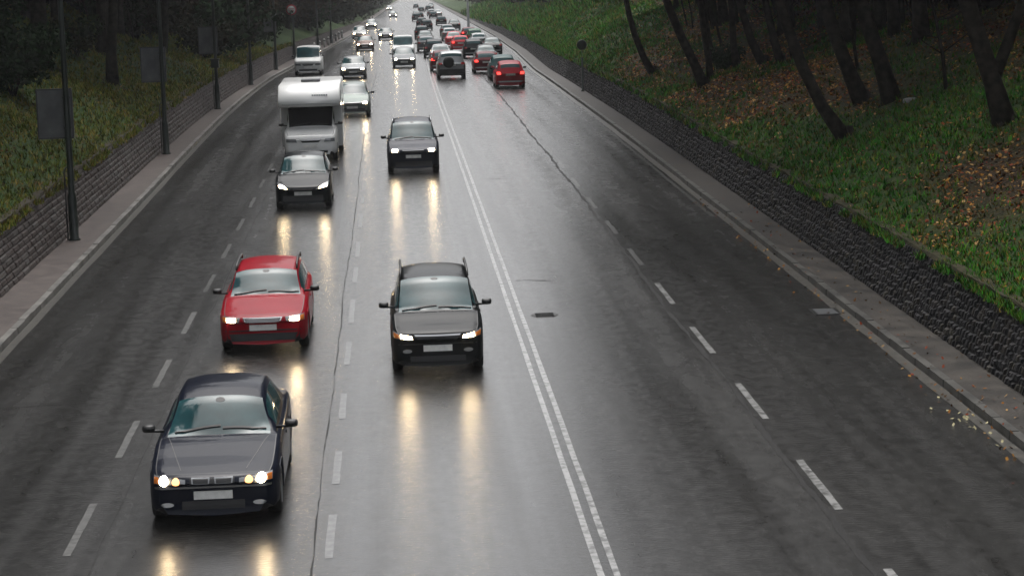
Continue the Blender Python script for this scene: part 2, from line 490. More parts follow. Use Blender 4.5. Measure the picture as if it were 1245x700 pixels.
def seam(off, y0, y1, w, amp, name, seed):
    r = random.Random(seed); mbx = MB(); rows = []; Y = y0; x = off
    while Y < y1:
        x += r.uniform(-amp, amp) * .5 + (off - x) * .12
        ww = w * r.uniform(.3, 1.6)
        rows.append([(xc(Y) + x - ww, Y, zr(Y) + .006), (xc(Y) + x + ww, Y, zr(Y) + .006)])
        Y += r.uniform(.25, .8)
    mbx.quadgrid(rows, flip=True)
    tag(mbx.build(name, M['tar']), kind='structure')
seam(5.62, 20, 150, .036, .05, 'tar_joint', 1)
seam(-1.22, 12, 150, .010, .03, 'tar_joint', 2)
seam(-4.05, 12, 120, .010, .04, 'tar_joint', 3)
# a patch of sealed asphalt and shallow transverse cracks
cb = MB()
for (x0, x1, Y0) in ((2.7, 3.5, 49.7), (2.6, 3.3, 96), (-7.2, -5.4, 52), (-6.8, -5.2, 66), (-7.3, -5.9, 37.5), (3.0, 3.6, 72), (5.3, 6.2, 60), (-6.9, -4.8, 88)):
    rows = []; n = 9; y = Y0
    for i in range(n):
        x = x0 + (x1 - x0) * i / (n - 1); y += random.uniform(-.10, .10); w = random.uniform(.012, .035)
        rows.append([(x, y + w, zr(y) + .006), (x, y - w, zr(y) + .006)])
    cb.quadgrid(rows, flip=True)
tag(cb.build('road_cracks', M['tar']), kind='structure')

# ------------------------------------------------------------------ retaining walls of separate stones
def stone_wall(side, wfn, H, course, blen, name, m, cap_m, label, proud):
    root = empty(name, (wfn(60), 60, 0)); tag(root, label, 'wall')
    b = MB(); r = random.Random(5 + side); ncr = round(H / course)
    def P(Y, t, d):   # t 0..1 up the wall, d metres out of it
        h = wall_h(Y, H)
        return (wfn(Y) + side * (BAT * t) - side * d - root.location.x, Y - root.location.y, zr(Y) + .10 + t * (h - .10))
    rows = []
    for Y in Ys:
        if Y > 420: break
        rows.append([P(Y, 0, -.03), P(Y, 1, -.03)])
    b.quadgrid(rows, 0, flip=(side > 0))
    Y0, Y1 = 8.0, 400.0
    for c in range(ncr):
        t0, t1 = c / ncr, (c + 1) / ncr
        Y = Y0 + r.uniform(0, blen)
        while Y < Y1:
            ln = blen * r.uniform(.6, 1.35) * (1 if Y < 130 else 2.2)
            g = .012; tg = .05 / ncr * 3
            d = proud * r.uniform(.15, 1.0)
            ya, yb = Y + g, Y + ln - g; ta, tb = t0 + tg * .35 + (r.uniform(-.3, .25) / ncr if side > 0 and c > 0 else 0), t1 - tg * .35 + (r.uniform(-.25, .3) / ncr if side > 0 and c < ncr - 1 else 0)
            e = min(.05, ln * .2); te = (tb - ta) * .2
            jj = lambda: r.uniform(-.25, .25) * proud
            base = [P(ya, ta, -.02), P(yb, ta, -.02), P(yb, tb, -.02), P(ya, tb, -.02)]
            top = [P(ya + e, ta + te, d + jj()), P(yb - e, ta + te, d + jj()), P(yb - e, tb - te, d + jj()), P(ya + e, tb - te, d + jj())]
            q = len(b.v); b.v += base + top; mi = r.choice((0, 0, 1, 2))
            fs = [(q + 4, q + 5, q + 6, q + 7)] + [(q + i, q + (i + 1) % 4, q + 4 + (i + 1) % 4, q + 4 + i) for i in range(4)]
            for f in fs: b.f.append(f if side < 0 else f[::-1]); b.m.append(mi)
            Y += ln
    b.build('stonework', m, root, smooth=False)
    cp = MB(); rows = []; rj = random.Random(8)
    for Y in [8 + .5 * q for q in range(300)] + [v for v in Ys if v > 158]:
        if Y > 420: break
        rows.append([P(Y, 1.0, .02), P(Y, 1.045, .02), P(Y, 1.045, -.20), P(Y, .96, -.20)])
    cp.quadgrid([[(a_ + rj.uniform(-.02, .02), b_, c_ + rj.uniform(-.025, .02)) for a_, b_, c_ in row] for row in rows], 0, flip=(side > 0))
    cp.build('coping', cap_m, root, smooth=False)
    return root
wl = [mat('pinkish grey stone', (.032, .026, .024), rough=.7, spec=.2, color2=(.070, .056, .052), vscale=5, bump=.6, bscale=14),
      mat('brown grey stone', (.034, .028, .026), rough=.7, spec=.2, color2=(.065, .054, .050), vscale=5, bump=.6, bscale=14),
      mat('pale grey stone', (.055, .049, .047), rough=.7, spec=.2, color2=(.070, .062, .057), vscale=5, bump=.6, bscale=14)]
wr = [mat('dark basalt', (.007, .007, .008), rough=.6, spec=.2, color2=(.021, .020, .021), vscale=1.1, bump=.8, bscale=12),
      mat('black basalt', (.005, .005, .006), rough=.6, spec=.2, color2=(.013, .013, .014), vscale=5, bump=.8, bscale=12),
      mat('brown basalt', (.013, .011, .011), rough=.6, spec=.2, color2=(.034, .031, .024), vscale=1.3, bump=.8, bscale=12)]
M['cap_r'] = mat('mossy coping', (.018, .020, .010), rough=.8, spec=.1, color2=(.050, .044, .026), vscale=4, bump=.6, bscale=15)
M['cap_l'] = mat('earthy coping', (.03, .026, .018), rough=.8, spec=.1, color2=(.055, .048, .036), vscale=4, bump=.6, bscale=15)
stone_wall(-1, LW, LWH, .16, .75, 'retaining_wall', wl, M['cap_l'], 'low pinkish grey stone retaining wall in long courses beside the left pavement', .026)
stone_wall(1, RW, RWH, .14, .20, 'retaining_wall', wr, M['cap_r'], 'dark rough stone retaining wall below the grass bank on the right', .038)

# ------------------------------------------------------------------ ground cover: grass tufts and fallen leaves
def cloud_mesh(name, V, F, col, m, kind_label=None):
    me = bpy.data.meshes.new(name)
    nv, nf = len(V), len(F); k = F.shape[1]
    me.vertices.add(nv); me.vertices.foreach_set('co', V.astype(np.float32).ravel())
    me.loops.add(nf * k); me.loops.foreach_set('vertex_index', F.astype(np.int32).ravel())
    me.polygons.add(nf); me.polygons.foreach_set('loop_start', np.arange(0, nf * k, k, dtype=np.int32))
    me.update(calc_edges=True)
    if col is not None:
        a = me.color_attributes.new('tint', 'FLOAT_COLOR', 'POINT')
        a.data.foreach_set('color', np.c_[col, np.ones(len(col))].astype(np.float32).ravel())
    me.materials.append(m)
    o = bpy.data.objects.new(name, me); C.objects.link(o)
    return o
def leaf_mat(name, rough=.6):
    m = mat(name, (.1, .1, .1), rough=rough, spec=.02, attr='tint'); return m
M['blade'] = leaf_mat('grass blade', .55); M['leaf'] = leaf_mat('fallen leaf', .5); M['foliage'] = leaf_mat('foliage', .6)

def scatter_bank(side, n, y0, y1, umax):
    out = []
    for _ in range(n):
        Y = y0 * (y1 / y0) ** rng.random(); u = umax * rng.random() ** 1.1
        out.append((u, Y))
    return out
GV = []; GF = []; GC = []
edge = [(s_, .28 * rng.random() - .16, 28 * (190 / 28) ** rng.random()) for s_ in (1, -1) for _ in range(9000)]
greens = np.array([(.026, .125, .009), (.018, .095, .008), (.052, .130, .012), (.012, .055, .007)])
yell = np.array([(.095, .090, .014), (.060, .080, .012), (.036, .050, .009), (.105, .080, .020)])
for side, n, y0, y1, um in ((1, 105000, 28, 190, 14), (-1, 60000, 44, 170, 13), (1, 26000, 190, 480, 14)):
    for u, Y in scatter_bank(side, n, y0, y1, um) + ([(e[1], e[2]) for e in edge if e[0] == side and e[2] > y0] if y0 < 100 else []):
        l = litter(side, u, Y)
        if rng.random() < l * .93 or (u < .15 and hash_noise(Y * 1.9, side * 3 + Y * .3) < -.25): continue
        x, y, z = bank_xyz(side, u, Y); s = (.028 + .045 * rng.random()) * (1 + Y / 130)
        pal = greens if (side > 0 and rng.random() > .30 + .4 * l) else yell
        c = pal[rng.integers(4)] * (.45 + 1.0 * rng.random()) * (1.75 if side < 0 else 1.45)
        if Y > 190: s *= 2.0
        for b in range(3):
            a = rng.random() * 6.28; ca, sa = math.cos(a), math.sin(a); ln = s * (1 + rng.random()); w = s * .22
            ox, oy = rng.normal(0, s * .5, 2); k = len(GV)
            GV += [(x + ox - sa * w, y + oy + ca * w, z), (x + ox + sa * w, y + oy - ca * w, z), (x + ox + ca * ln * .7, y + oy + sa * ln * .7, z + ln)]
            GF.append((k, k + 1, k + 2)); GC += [c * .8, c * .8, c]
tag(cloud_mesh('grass', np.array(GV), np.array(GF), np.array(GC), M['blade']), 'short green and yellowing grass growing over both banks', 'grass', kind='stuff')
LV = []; LF = []; LC = []
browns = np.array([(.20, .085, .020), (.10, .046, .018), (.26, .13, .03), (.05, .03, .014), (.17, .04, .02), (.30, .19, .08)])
def add_leaf(x, y, z, s, c):
    a = rng.random() * 6.28; t = rng.normal(0, .45, 2); ca, sa = math.cos(a) * s, math.sin(a) * s; k = len(LV)
    P = [(ca, sa), (-sa * .7, ca * .7), (-ca, -sa), (sa * .7, -ca * .7)]
    for px, py in P: LV.append((x + px, y + py, z + .02 + px * t[0] + py * t[1]))
    LF.append((k, k + 1, k + 2, k + 3)); LC.extend([c] * 4)
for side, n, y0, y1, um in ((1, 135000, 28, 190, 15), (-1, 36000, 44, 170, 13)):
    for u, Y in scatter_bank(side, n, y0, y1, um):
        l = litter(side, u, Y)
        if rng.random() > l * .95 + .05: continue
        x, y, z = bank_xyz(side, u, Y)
        add_leaf(x, y, z, (.015 + .034 * rng.random()) * (1 + Y / 120), browns[rng.integers(6)] * (.55 + .6 * rng.random()) * (.7 if side < 0 else 1.7 if (70 < Y < 98 and u < 4.5) else 1.4 if u < 6.5 else .7))  # leaf tint darkened high on the right bank: shade under the wood painted in
for _ in range(420):                                            # leaves washed into the gutter and over the pavement
    Y = 24 + 40 * rng.random() ** 1.4
    x = RK(Y) + rng.normal(-.18, .16) if rng.random() < .6 else RK(Y) + .2 + .7 * rng.random()
    add_leaf(x, Y, zr(Y) + (.0 if x < RK(Y) else .12), .022 + .022 * rng.random(), browns[rng.integers(6)])
for _ in range(26):
    Y = 33.5 + rng.normal(0, .7); add_leaf(RK(Y) - .35 + rng.normal(0, .22), Y, .0, .035, np.array((.36, .33, .20)))
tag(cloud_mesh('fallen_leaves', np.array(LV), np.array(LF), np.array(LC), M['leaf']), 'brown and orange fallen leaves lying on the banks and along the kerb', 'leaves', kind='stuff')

# ------------------------------------------------------------------ trees
M['bark'] = mat('dark wet bark', (.009, .007, .006), rough=.85, spec=.06, color2=(.036, .031, .024), vscale=5, bump=1.0, bscale=9)
M['bark_m'] = mat('mossy bark', (.010, .012, .006), rough=.85, spec=.06, color2=(.024, .028, .013), vscale=5, bump=.8, bscale=14)
def leaf_cloud(name, centres, n, size, cols, seed, parent, flat=.55):
    r = np.random.default_rng(seed); V = []; F = []; Cc = []
    cs = np.array([c[:3] for c in centres]); rad = np.array([c[3] for c in centres]); w = rad ** 2 / (rad ** 2).sum()
    idx = r.choice(len(cs), n, p=w)
    d = r.normal(size=(n, 3)); d /= np.linalg.norm(d, axis=1)[:, None]
    pos = cs[idx] + d * (rad[idx] * (.35 + .65 * r.random(n) ** .6))[:, None] * np.array([1, 1, .75])
    a = r.normal(size=(n, 3)); a /= np.linalg.norm(a, axis=1)[:, None]
    b = np.cross(a, r.normal(size=(n, 3))); b /= np.linalg.norm(b, axis=1)[:, None]
    s = size * (.6 + .8 * r.random(n))[:, None]
    V = np.stack([pos + a * s, pos + b * s * flat, pos - a * s, pos - b * s * flat], 1).reshape(-1, 3)
    F = np.arange(n * 4).reshape(-1, 4)
    cols = np.array(cols) * .75
    cl = np.array(cols)[r.integers(len(cols), size=len(cs))][idx] * (.6 + .8 * r.random(n))[:, None]
    o = cloud_mesh(name, V, F, np.repeat(cl, 4, 0), M['foliage'])
    o.parent = parent
    return o
DG0 = [(.018, .034, .012), (.024, .040, .014), (.030, .038, .012)]
AUT = [(.10, .055, .015), (.06, .05, .015), (.14, .07, .02), (.05, .06, .018)]
GRN = [(.025, .045, .012), (.035, .055, .015), (.02, .035, .012), (.05, .05, .015)]
PIN = [(.012, .03, .014), (.018, .035, .018), (.01, .022, .012)]
def make_tree(seed, H, r0_, lean=(0, 0), cols=GRN, nleaf=2600, lsize=.20, crown_base=.38, bark='bark', forks=0, low=0):
    r = random.Random(seed)
    root = empty('woodland_tree'); t = MB()
    pts = []; rad = []
    n = 12
    for i in range(n + 1):
        f = i / n; z = H * .93 * f
        s = 1 - math.exp(-f * 2.2)
        pts.append(Vector((lean[0] * s + .12 * math.sin(f * 7 + seed) * (f > .05), lean[1] * s + .12 * math.cos(f * 6 + seed) * (f > .05), z - .25)))
        rad.append(r0_ * (1 - f) ** .8 * (1.35 if i == 0 else 1) + .02)
    t.tube(pts, rad, 10)
    for k in range(4):
        a = k * 1.6 + r.random(); t.tube([pts[0] + Vector((0, 0, .5)), pts[0] + Vector((math.cos(a) * r0_ * 1.4, math.sin(a) * r0_ * 1.4, .12)), pts[0] + Vector((math.cos(a) * r0_ * 2.6, math.sin(a) * r0_ * 2.6, -.1))], [r0_ * .6, r0_ * .4, r0_ * .12], 6)
    cen = []
    for k in range(forks):
        a = r.uniform(-.5, .5) + (math.pi if k % 2 else 0); p = pts[1]
        q = [p, p + Vector((math.cos(a) * .8, math.sin(a) * .5, H * .14)), p + Vector((math.cos(a) * 1.3 + lean[0] * .4, math.sin(a), H * .4)), p + Vector((math.cos(a) * 2.2 + lean[0] * .6, math.sin(a) * 1.8, H * .72))]
        t.tube(q, [r0_ * .7, r0_ * .55, r0_ * .35, .03], 8); cen.append((*q[-1], H * .10))
    nb = 13
    for k in range(nb):
        f = crown_base + (1 - crown_base) * (k + .5) / nb * .98 if k >= low else r.uniform(.12, crown_base)
        i = min(int(f * n), n - 1); p = pts[i].lerp(pts[i + 1], f * n - i)
        a = k * 2.4 + r.uniform(-.4, .4); L = H * (.30 - .20 * abs(f - .55)) * r.uniform(.75, 1.2) * (.6 if k < low else 1)
        d = Vector((math.cos(a), math.sin(a), .55 + .4 * f))
        m1 = p + d * L * .45 + Vector((0, 0, r.uniform(-.1, .2))); e = p + d * L * .9 + Vector((0, 0, L * .08))
        t.tube([p, m1, e], [rad[i] * .45, rad[i] * .26, .015], 6)
        sd_ = d.cross(Vector((0, 0, 1))).normalized()
        for q in (-1, 1):
            e2 = m1 + (d * .5 + sd_ * q * .6) * L * .45; t.tube([m1, e2], [rad[i] * .18, .012], 5); cen.append((*e2, L * .26))
        cen.append((*e, L * .30)); cen.append((*m1, L * .22))
        if k < low: cen = cen[:-4]
    cen.append((*pts[-1], H * .09))
    t.build('trunk', M[bark], root)
    leaf_cloud('crown', cen, nleaf, lsize, cols, seed, root)
    return root
def make_shrub(seed, Rr, H, cols, n=1500, ls=.09):
    r = random.Random(seed); root = empty('shrub'); t = MB(); cen = []
    for k in range(9):
        a = k * .7 + r.random() * .3; L = Rr * r.uniform(.4, .8); z = H * r.uniform(.45, .9)
        t.tube([(0, 0, -.1), (math.cos(a) * L * .4, math.sin(a) * L * .4, z * .6), (math.cos(a) * L, math.sin(a) * L, z)], [.035, .022, .008], 5)
        cen.append((math.cos(a) * L, math.sin(a) * L, z * .9, Rr * .42)); cen.append((math.cos(a) * L * .6, math.sin(a) * L * .6, z * .5, Rr * .4))
    t.build('stems', M['bark'], root)
    leaf_cloud('foliage', cen, n, ls, cols, seed, root)
    return root
def put(o, side, u, Y, rz=0, s=1.0):
    o.location = bank_xyz(side, u, Y); o.rotation_euler = (0, 0, rz); o.scale = (s, s, s); return o
def U(x, Y): return x - RW(Y) - BAT
# singled-out trees on the right bank
T = []
def rt(x, Y, label, name='woodland_tree', **k):
    o = make_tree(**k); o.name = name; put(o, 1, U(x, Y), Y); tag(o, label, 'tree'); T.append((x, Y)); return o
rt(14.3, 50.3, 'thick dark tree forking low at the far right of the grass bank', seed=1, H=15, r0_=.22, lean=(-2.6, .5), forks=1, bark='bark', low=1, cols=AUT)
rt(14.2, 61.4, 'right trunk of the paired stout dark trees beside a pale stone', seed=2, H=16, r0_=.22, lean=(-2.6, 0), cols=GRN)
rt(13.75, 63.2, 'left trunk of the paired stout dark trees, nearer the leaf litter', seed=3, H=15, r0_=.20, lean=(-2.6, .6), cols=AUT)
rt(12.5, 59.4, 'leaning reddish-dark tree rising where green grass meets brown leaves', seed=4, H=14, r0_=.16, lean=(-3.6, 1.2), cols=AUT)
rt(14.0, 81.4, 'slim dark tree leaning left above the orange leaves', seed=5, H=13, r0_=.14, lean=(-2.6, 0), cols=GRN)
rt(14.3, 79.5, 'middle one of three slim trees on the upper right bank', seed=6, H=13, r0_=.13, lean=(-2.0, 0), cols=AUT)
rt(14.9, 79.9, 'rightmost of three slim trees on the upper right bank', seed=7, H=14, r0_=.15, lean=(-2.2, 0), cols=GRN)
rt(11.95, 83.0, 'tree with curved flaring foot nearest the wall, by yellow leaves', seed=8, H=13, r0_=.17, lean=(-3.0, 0), cols=AUT)
rt(12.4, 84.6, 'thin straight tree just right of the tree with the curved foot', seed=9, H=13, r0_=.11, lean=(-.6, 0), cols=AUT)
rt(11.9, 98.6, 'slim leaning tree above the reddish leaf patch near the green sign post', seed=10, H=12, r0_=.14, lean=(-2.4, 0), cols=GRN)
rt(13.6, 85.6, 'short-spaced slim tree standing behind the straight thin tree', seed=12, H=13, r0_=.12, lean=(-.8, 0), cols=AUT)
rt(13.7, 93.1, 'thin dark tree in the second row above the orange leaves', seed=13, H=13, r0_=.12, lean=(-1.2, 0), cols=GRN)
def lt(x, Y, label, **k):
    o = make_tree(**k); put(o, -1, LW(Y) - BAT - x, Y); tag(o, label, 'tree'); TL.append((x, Y)); return o
TL = []
lt(-11.9, 94.6, 'dark trunked tree nearest the left wall, between first and second lamp posts', seed=30, H=20, r0_=.22, lean=(.6, 0), cols=DG0, nleaf=4200, lsize=.34, crown_base=.28)
lt(-14.6, 93.0, 'thick dark trunk at the top left, behind the big shrub', seed=31, H=22, r0_=.36, lean=(-.3, 0), cols=DG0, nleaf=4200, lsize=.36, crown_base=.26)
lt(-11.8, 115.0, 'slim dark tree on the left bank between second and third lamp posts', seed=32, H=19, r0_=.17, lean=(.5, 0), cols=GRN, nleaf=4200, lsize=.34, crown_base=.28)
lt(-14.2, 70.0, 'dark tree above the left frame edge behind the nearest lamp post', seed=33, H=21, r0_=.24, lean=(.5, 0), cols=DG0, nleaf=4600, lsize=.36, crown_base=.32)
# generic woodland on both banks
protos = [make_tree(seed=20 + i, H=h, r0_=rw_, lean=(lx, ly), cols=cl, nleaf=3400, lsize=ls * 1.15, crown_base=cb, bark=bk)
          for i, (h, rw_, lx, ly, cl, ls, cb, bk) in enumerate([(18, .17, -1.2, .3, GRN, .34, .3, 'bark'), (20, .22, .8, -.4, AUT, .34, .35, 'bark'), (16, .12, -.8, .6, GRN, .32, .28, 'bark_m'), (21, .26, .5, .8, PIN, .36, .2, 'bark'), (17, .14, 1.0, 0, AUT, .32, .3, 'bark_m')])]
first = set()
rw_rand = random.Random(3)
def wood(side, y0, y1, u0, u1, n, label, group, mind=2.2, reserve=()):
    pts = list(reserve); c = 0; tries = 0
    while c < n and tries < n * 40:
        tries += 1
        Y = y0 + (y1 - y0) * rw_rand.random(); u = u0 + (u1 - u0) * rw_rand.random()
        x, _, _ = bank_xyz(side, u, Y)
        if any((x - a) ** 2 + ((Y - b) * .6) ** 2 < mind ** 2 for a, b in pts): continue
        pts.append((x, Y)); k = rw_rand.randrange(5)
        o = protos[k] if k not in first else copy_tree(protos[k]); first.add(k)
        put(o, side, u, Y, rw_rand.uniform(0, 6.28), rw_rand.uniform(.8, 1.15)); tag(o, label, 'tree', group); c += 1
wood(1, 66, 130, 5.0, 10.0, 40, 'slim dark-trunked tree among the brown leaves of the right wood', 'trees of the right-hand wood', 1.5, T)
wood(1, 30, 130, 9.0, 24, 52, 'slim dark-trunked tree among the brown leaves of the right wood', 'trees of the right-hand wood', 2.2, T)
wood(1, 130, 330, 7.5, 20, 36, 'dark tree standing far along the crest of the right bank', 'trees far along the right bank', 2.8)
wood(-1, 30, 66, 4.0, 9.0, 8, 'dark tree in the shadowy wood above the left bank', 'trees of the left-hand wood', 2.4)
wood(-1, 100, 130, 4.0, 9.0, 8, 'dark tree in the shadowy wood above the left bank', 'trees of the left-hand wood', 2.4, TL)
wood(-1, 20, 130, 7.0, 18, 36, 'dark tree in the shadowy wood above the left bank', 'trees of the left-hand wood', 2.2)
wood(-1, 120, 420, 1.5, 16, 72, 'dark tree far along the left side of the road', 'trees far along the left side', 2.4)
wood(1, 330, 560, 9, 20, 10, 'dark tree standing far along the crest of the right bank', 'trees far along the right bank', 3)
wood(-1, 420, 800, 2.5, 14, 24, 'dark tree far along the left side of the road', 'trees far along the left side', 3)
# far wood mass on both sides, beyond the trees one can tell apart
def far_wood(name, side, label):
    r = np.random.default_rng(40 + side); cen = []
    Y = 10.0
    while Y < 1500:
        for u in (30, 38, 48):
            x, y, z = bank_xyz(side, u + r.uniform(-3, 3), Y + r.uniform(-3, 3)); h = r.uniform(9, 15)
            cen.append((x, y, z + h * .25, 3.6)); cen.append((x + r.uniform(-1, 1), y, z + h * .62, 3.8)); cen.append((x, y, z + h * .95, 2.6))
        Y += 6.0 if Y < 500 else 12.0
    rr_ = np.random.default_rng(5); n = 42000
    cs = np.array(cen); idx = rr_.integers(len(cs), size=n); d = rr_.normal(size=(n, 3)); d /= np.linalg.norm(d, axis=1)[:, None]
    pos = cs[idx, :3] + d * (cs[idx, 3] * (.3 + .7 * rr_.random(n) ** .6))[:, None]
    a = rr_.normal(size=(n, 3)); a /= np.linalg.norm(a, axis=1)[:, None]; b = np.cross(a, rr_.normal(size=(n, 3))); b /= np.linalg.norm(b, axis=1)[:, None]
    s = .8 * (.6 + .8 * rr_.random(n))[:, None]
    V = np.stack([pos + a * s, pos + b * s * .7, pos - a * s, pos - b * s * .7], 1).reshape(-1, 3)
    cl = np.array(GRN + AUT[:2] + PIN)[rr_.integers(9, size=len(cs))][idx]
    o = cloud_mesh(name, V, np.arange(n * 4).reshape(-1, 4), np.repeat(cl, 4, 0), M['foliage'])
    tag(o, label, 'woodland', kind='stuff')
far_wood('woodland', -1, 'dense dark woodland mass behind the left bank')
far_wood('woodland', 1, 'dense dark woodland mass behind the right bank')

# shrubs
def shrub(side, u, Y, label, seed, Rr, H, cols, n=1500, ls=.09, group=None):
    o = make_shrub(seed, Rr, H, cols, n, ls); put(o, side, u, Y); tag(o, label, 'shrub', group); return o
DG = [(.015, .035, .012), (.02, .045, .016), (.012, .028, .01)]
shrub(-1, 3.6, 76, 'big dark green shrub on the left bank behind the nearest lamp post', 61, 2.0, 2.6, DG, 3600, .10)
shrub(-1, 6.5, 88, 'rounded dark shrub under the trees above the second grey panel', 62, 1.8, 2.2, DG, 2400, .10)
shrub(-1, 4.6, 99, 'leafy green shrub on the bank between second and third lamp posts', 63, 1.4, 1.8, GRN, 2000)
shrub(-1, 7.0, 66, 'broad evergreen shrub at the left edge of the bank', 64, 1.9, 2.2, DG, 2600, .10)
shrub(1, 3.2, 89, 'small bluish green bush between the slim trees on the right bank', 65, .75, 1.0, DG, 1400, .07)
shrub(1, 8.5, 55, 'dark bramble thicket behind the forked tree', 66, 2.2, 2.2, [(.02, .02, .012), (.03, .03, .015)], 2600, .10)
shrub(1, 8.0, 68, 'dark thicket under the trees behind the paired trunks', 67, 2.2, 2.4, [(.02, .02, .012), (.03, .03, .015)], 2600, .10)
shrub(1, 9.2, 98, 'dark thicket at the top of the orange leaf slope', 68, 2.4, 2.4, [(.02, .022, .012), (.03, .03, .015)], 2600, .11)
under = [make_shrub(70 + i, 1.9, 2.3, c_, 1500, .12) for i, c_ in enumerate(([(.02, .024, .012), (.03, .028, .014)], DG, [(.04, .028, .014), (.025, .02, .012)]))]
usedu = set(); ru = random.Random(9)
for side, y0, y1, u0_, u1_, n in ((1, 36, 150, 10.0, 16, 38), (-1, 60, 150, 8.5, 15, 28), (-1, 118, 260, 1.2, 8, 62), (-1, 260, 800, 1.0, 8, 70), (1, 125, 300, 6.5, 12, 36), (1, 300, 800, 5, 13, 50)):
    for i in range(n):
        Y = y0 + (y1 - y0) * (i + ru.random()) / n; k = ru.randrange(3)
        o = under[k] if k not in usedu else copy_tree(under[k]); usedu.add(k)
        put(o, side, ru.uniform(u0_, u1_), Y, ru.uniform(0, 6.3), ru.uniform(.7, 1.3) * (1 if Y < 120 else 1.5 if Y < 260 else 2.6))
        tag(o, 'dark understorey bush among the trunks of the %s wood' % ('right' if side > 0 else 'left'), 'bush', 'understorey bushes in the %s wood' % ('right' if side > 0 else 'left'))
# thin bare saplings among the trunks
def make_sapling(seed):
    r = random.Random(seed); root = empty('sapling'); t = MB(); H = r.uniform(3.5, 5.5); lx = r.uniform(-1.6, -.3)
    pts = [(lx * (k / 5) ** 1.3 + r.uniform(-.05, .05), r.uniform(-.06, .06), H * k / 5 - .1) for k in range(6)]
    t.tube(pts, [.05, .042, .034, .026, .016, .006], 6)
    t.build('stem', M['bark'], root); t = MB()
    for k in range(14):
        i = r.randrange(1, 5); p = Vector(pts[i]).lerp(Vector(pts[i + 1]), r.random()); a = r.uniform(0, 6.28); L = r.uniform(.5, 1.3)
        e = p + Vector((math.cos(a) * L, math.sin(a) * L, L * r.uniform(.3, 1.0))); m_ = p.lerp(e, .5) + Vector((0, 0, -.08))
        t.tube([p, m_, e], [.016, .011, .004], 4); t.tube([m_, m_ + Vector((math.cos(a + .8) * L * .4, math.sin(a + .8) * L * .4, L * .3))], [.009, .003], 4)
    t.build('twigs', M['bark'], root); return root
sap = [make_sapling(90 + i) for i in range(5)]; rs = random.Random(12); useds = set()
for i in range(64):
    side = 1 if i < 46 else -1; k = rs.randrange(5)
    o = sap[k] if k not in useds else copy_tree(sap[k]); useds.add(k)
    put(o, side, rs.uniform(3.6, 10) if side > 0 else rs.uniform(4, 9), rs.uniform(52, 125) if side > 0 else rs.uniform(62, 130), rs.uniform(-.5, .5), rs.uniform(.8, 1.4))
    nm = 'right' if side > 0 else 'left'
    tag(o, 'thin bare sapling with fine twigs at the edge of the %s wood' % nm, 'sapling', 'bare saplings at the edge of the %s wood' % nm)
for k in range(5):
    if k not in useds:
        for ch in list(sap[k].children): bpy.data.objects.remove(ch)
        bpy.data.objects.remove(sap[k])
st = MB(); r = random.Random(2)
st.lathe([(0, .20), (.12, .19), (.22, .12), (.26, 0), (.24, -.1)], n=9)
st.v = [(x * 1.3 * r.uniform(.9, 1.1), y * r.uniform(.9, 1.1), z * r.uniform(.9, 1.1)) for x, y, z in st.v]
so = st.build('stone', mat('pale stone', (.22, .22, .21), rough=.7, bump=.6, bscale=9), smooth=False); so.location = bank_xyz(1, U(14.35, 60.0), 60.0); so.scale = (.7, .6, .5); tag(so, 'pale grey stone lying at the foot of the paired trees', 'stone')

# ------------------------------------------------------------------ street furniture
M['pole'] = mat('dark green pole paint', (.010, .016, .013), rough=.4, vary=.25, vscale=3)
M['panel'] = mat('weathered grey panel back', (.075, .078, .085), rough=.5, color2=(.12, .125, .13), vscale=2.5)
M['panel_rim'] = mat('panel rim', (.05, .05, .055), rough=.5)
def lamp_post():
    root = empty('street_lamp')
    b = MB(); b.lathe([(0.0, 0), (.17, 0), (.17, .03), (.125, .06), (.125, 1.15), (.11, 1.22), (.088, 1.28), (.075, 5.0), (.055, 8.6), (0, 8.62)], n=14); b.build('pole', M['pole'], root)
    b = MB(); b.tube([(0, 0, 8.5), (.15, 0, 8.95), (.7, 0, 9.15), (1.5, 0, 9.2)], .035, 8); b.build('arm', M['pole'], root)
    b = MB(); b.lathe([(0, .10), (.10, .09), (.17, .02), (.17, -.04), (0, -.06)], n=14); o = b.build('lamp_head', M['steel'], root); o.location = (1.7, 0, 9.18); o.scale = (2.0, 1, 1)
    b = MB(); b.tube([(-.17, .02, 0), (-.17, .02, 1.85), (-.12, .02, 1.95), (-.06, .02, 1.97)], .022, 6); b.build('cable_pipe', M['panel_rim'], root)
    return root
def add_panel(root):
    f = MB(); f.box(-.78, .12, .10, .14, 2.76, 4.04); p = f.build('sign_panel', M['panel'], root, smooth=False)
    r = MB()
    for a in ((-.80, .14, 2.73, 2.77), (-.80, .14, 4.03, 4.07)): r.box(a[0], a[1], .088, .15, a[2], a[3])
    for a in ((-.81, -.77), (.11, .15)): r.box(a[0], a[1], .088, .15, 2.775, 4.025)
    for z in (3.0, 3.8): r.box(-.12, .10, .075, .088, z, z + .05)
    r.build('frame', M['panel_rim'], p, smooth=False)
lp = lamp_post(); names = ['nearest', 'second', 'third', 'fourth', 'fifth', 'sixth', 'seventh', 'eighth']
lamps = []
for i, Y in enumerate((59, 84, 109.5, 134.5, 160, 185, 212, 240)):
    o = lp if i == 0 else copy_tree(lp); lamps.append(o)
    o.location = (xc(Y) - 8.67 if i < 6 else LK(Y) - .5, Y, zr(Y) + .115)
    o['group'] = 'street lamps along the left pavement'; o['category'] = 'street lamp'
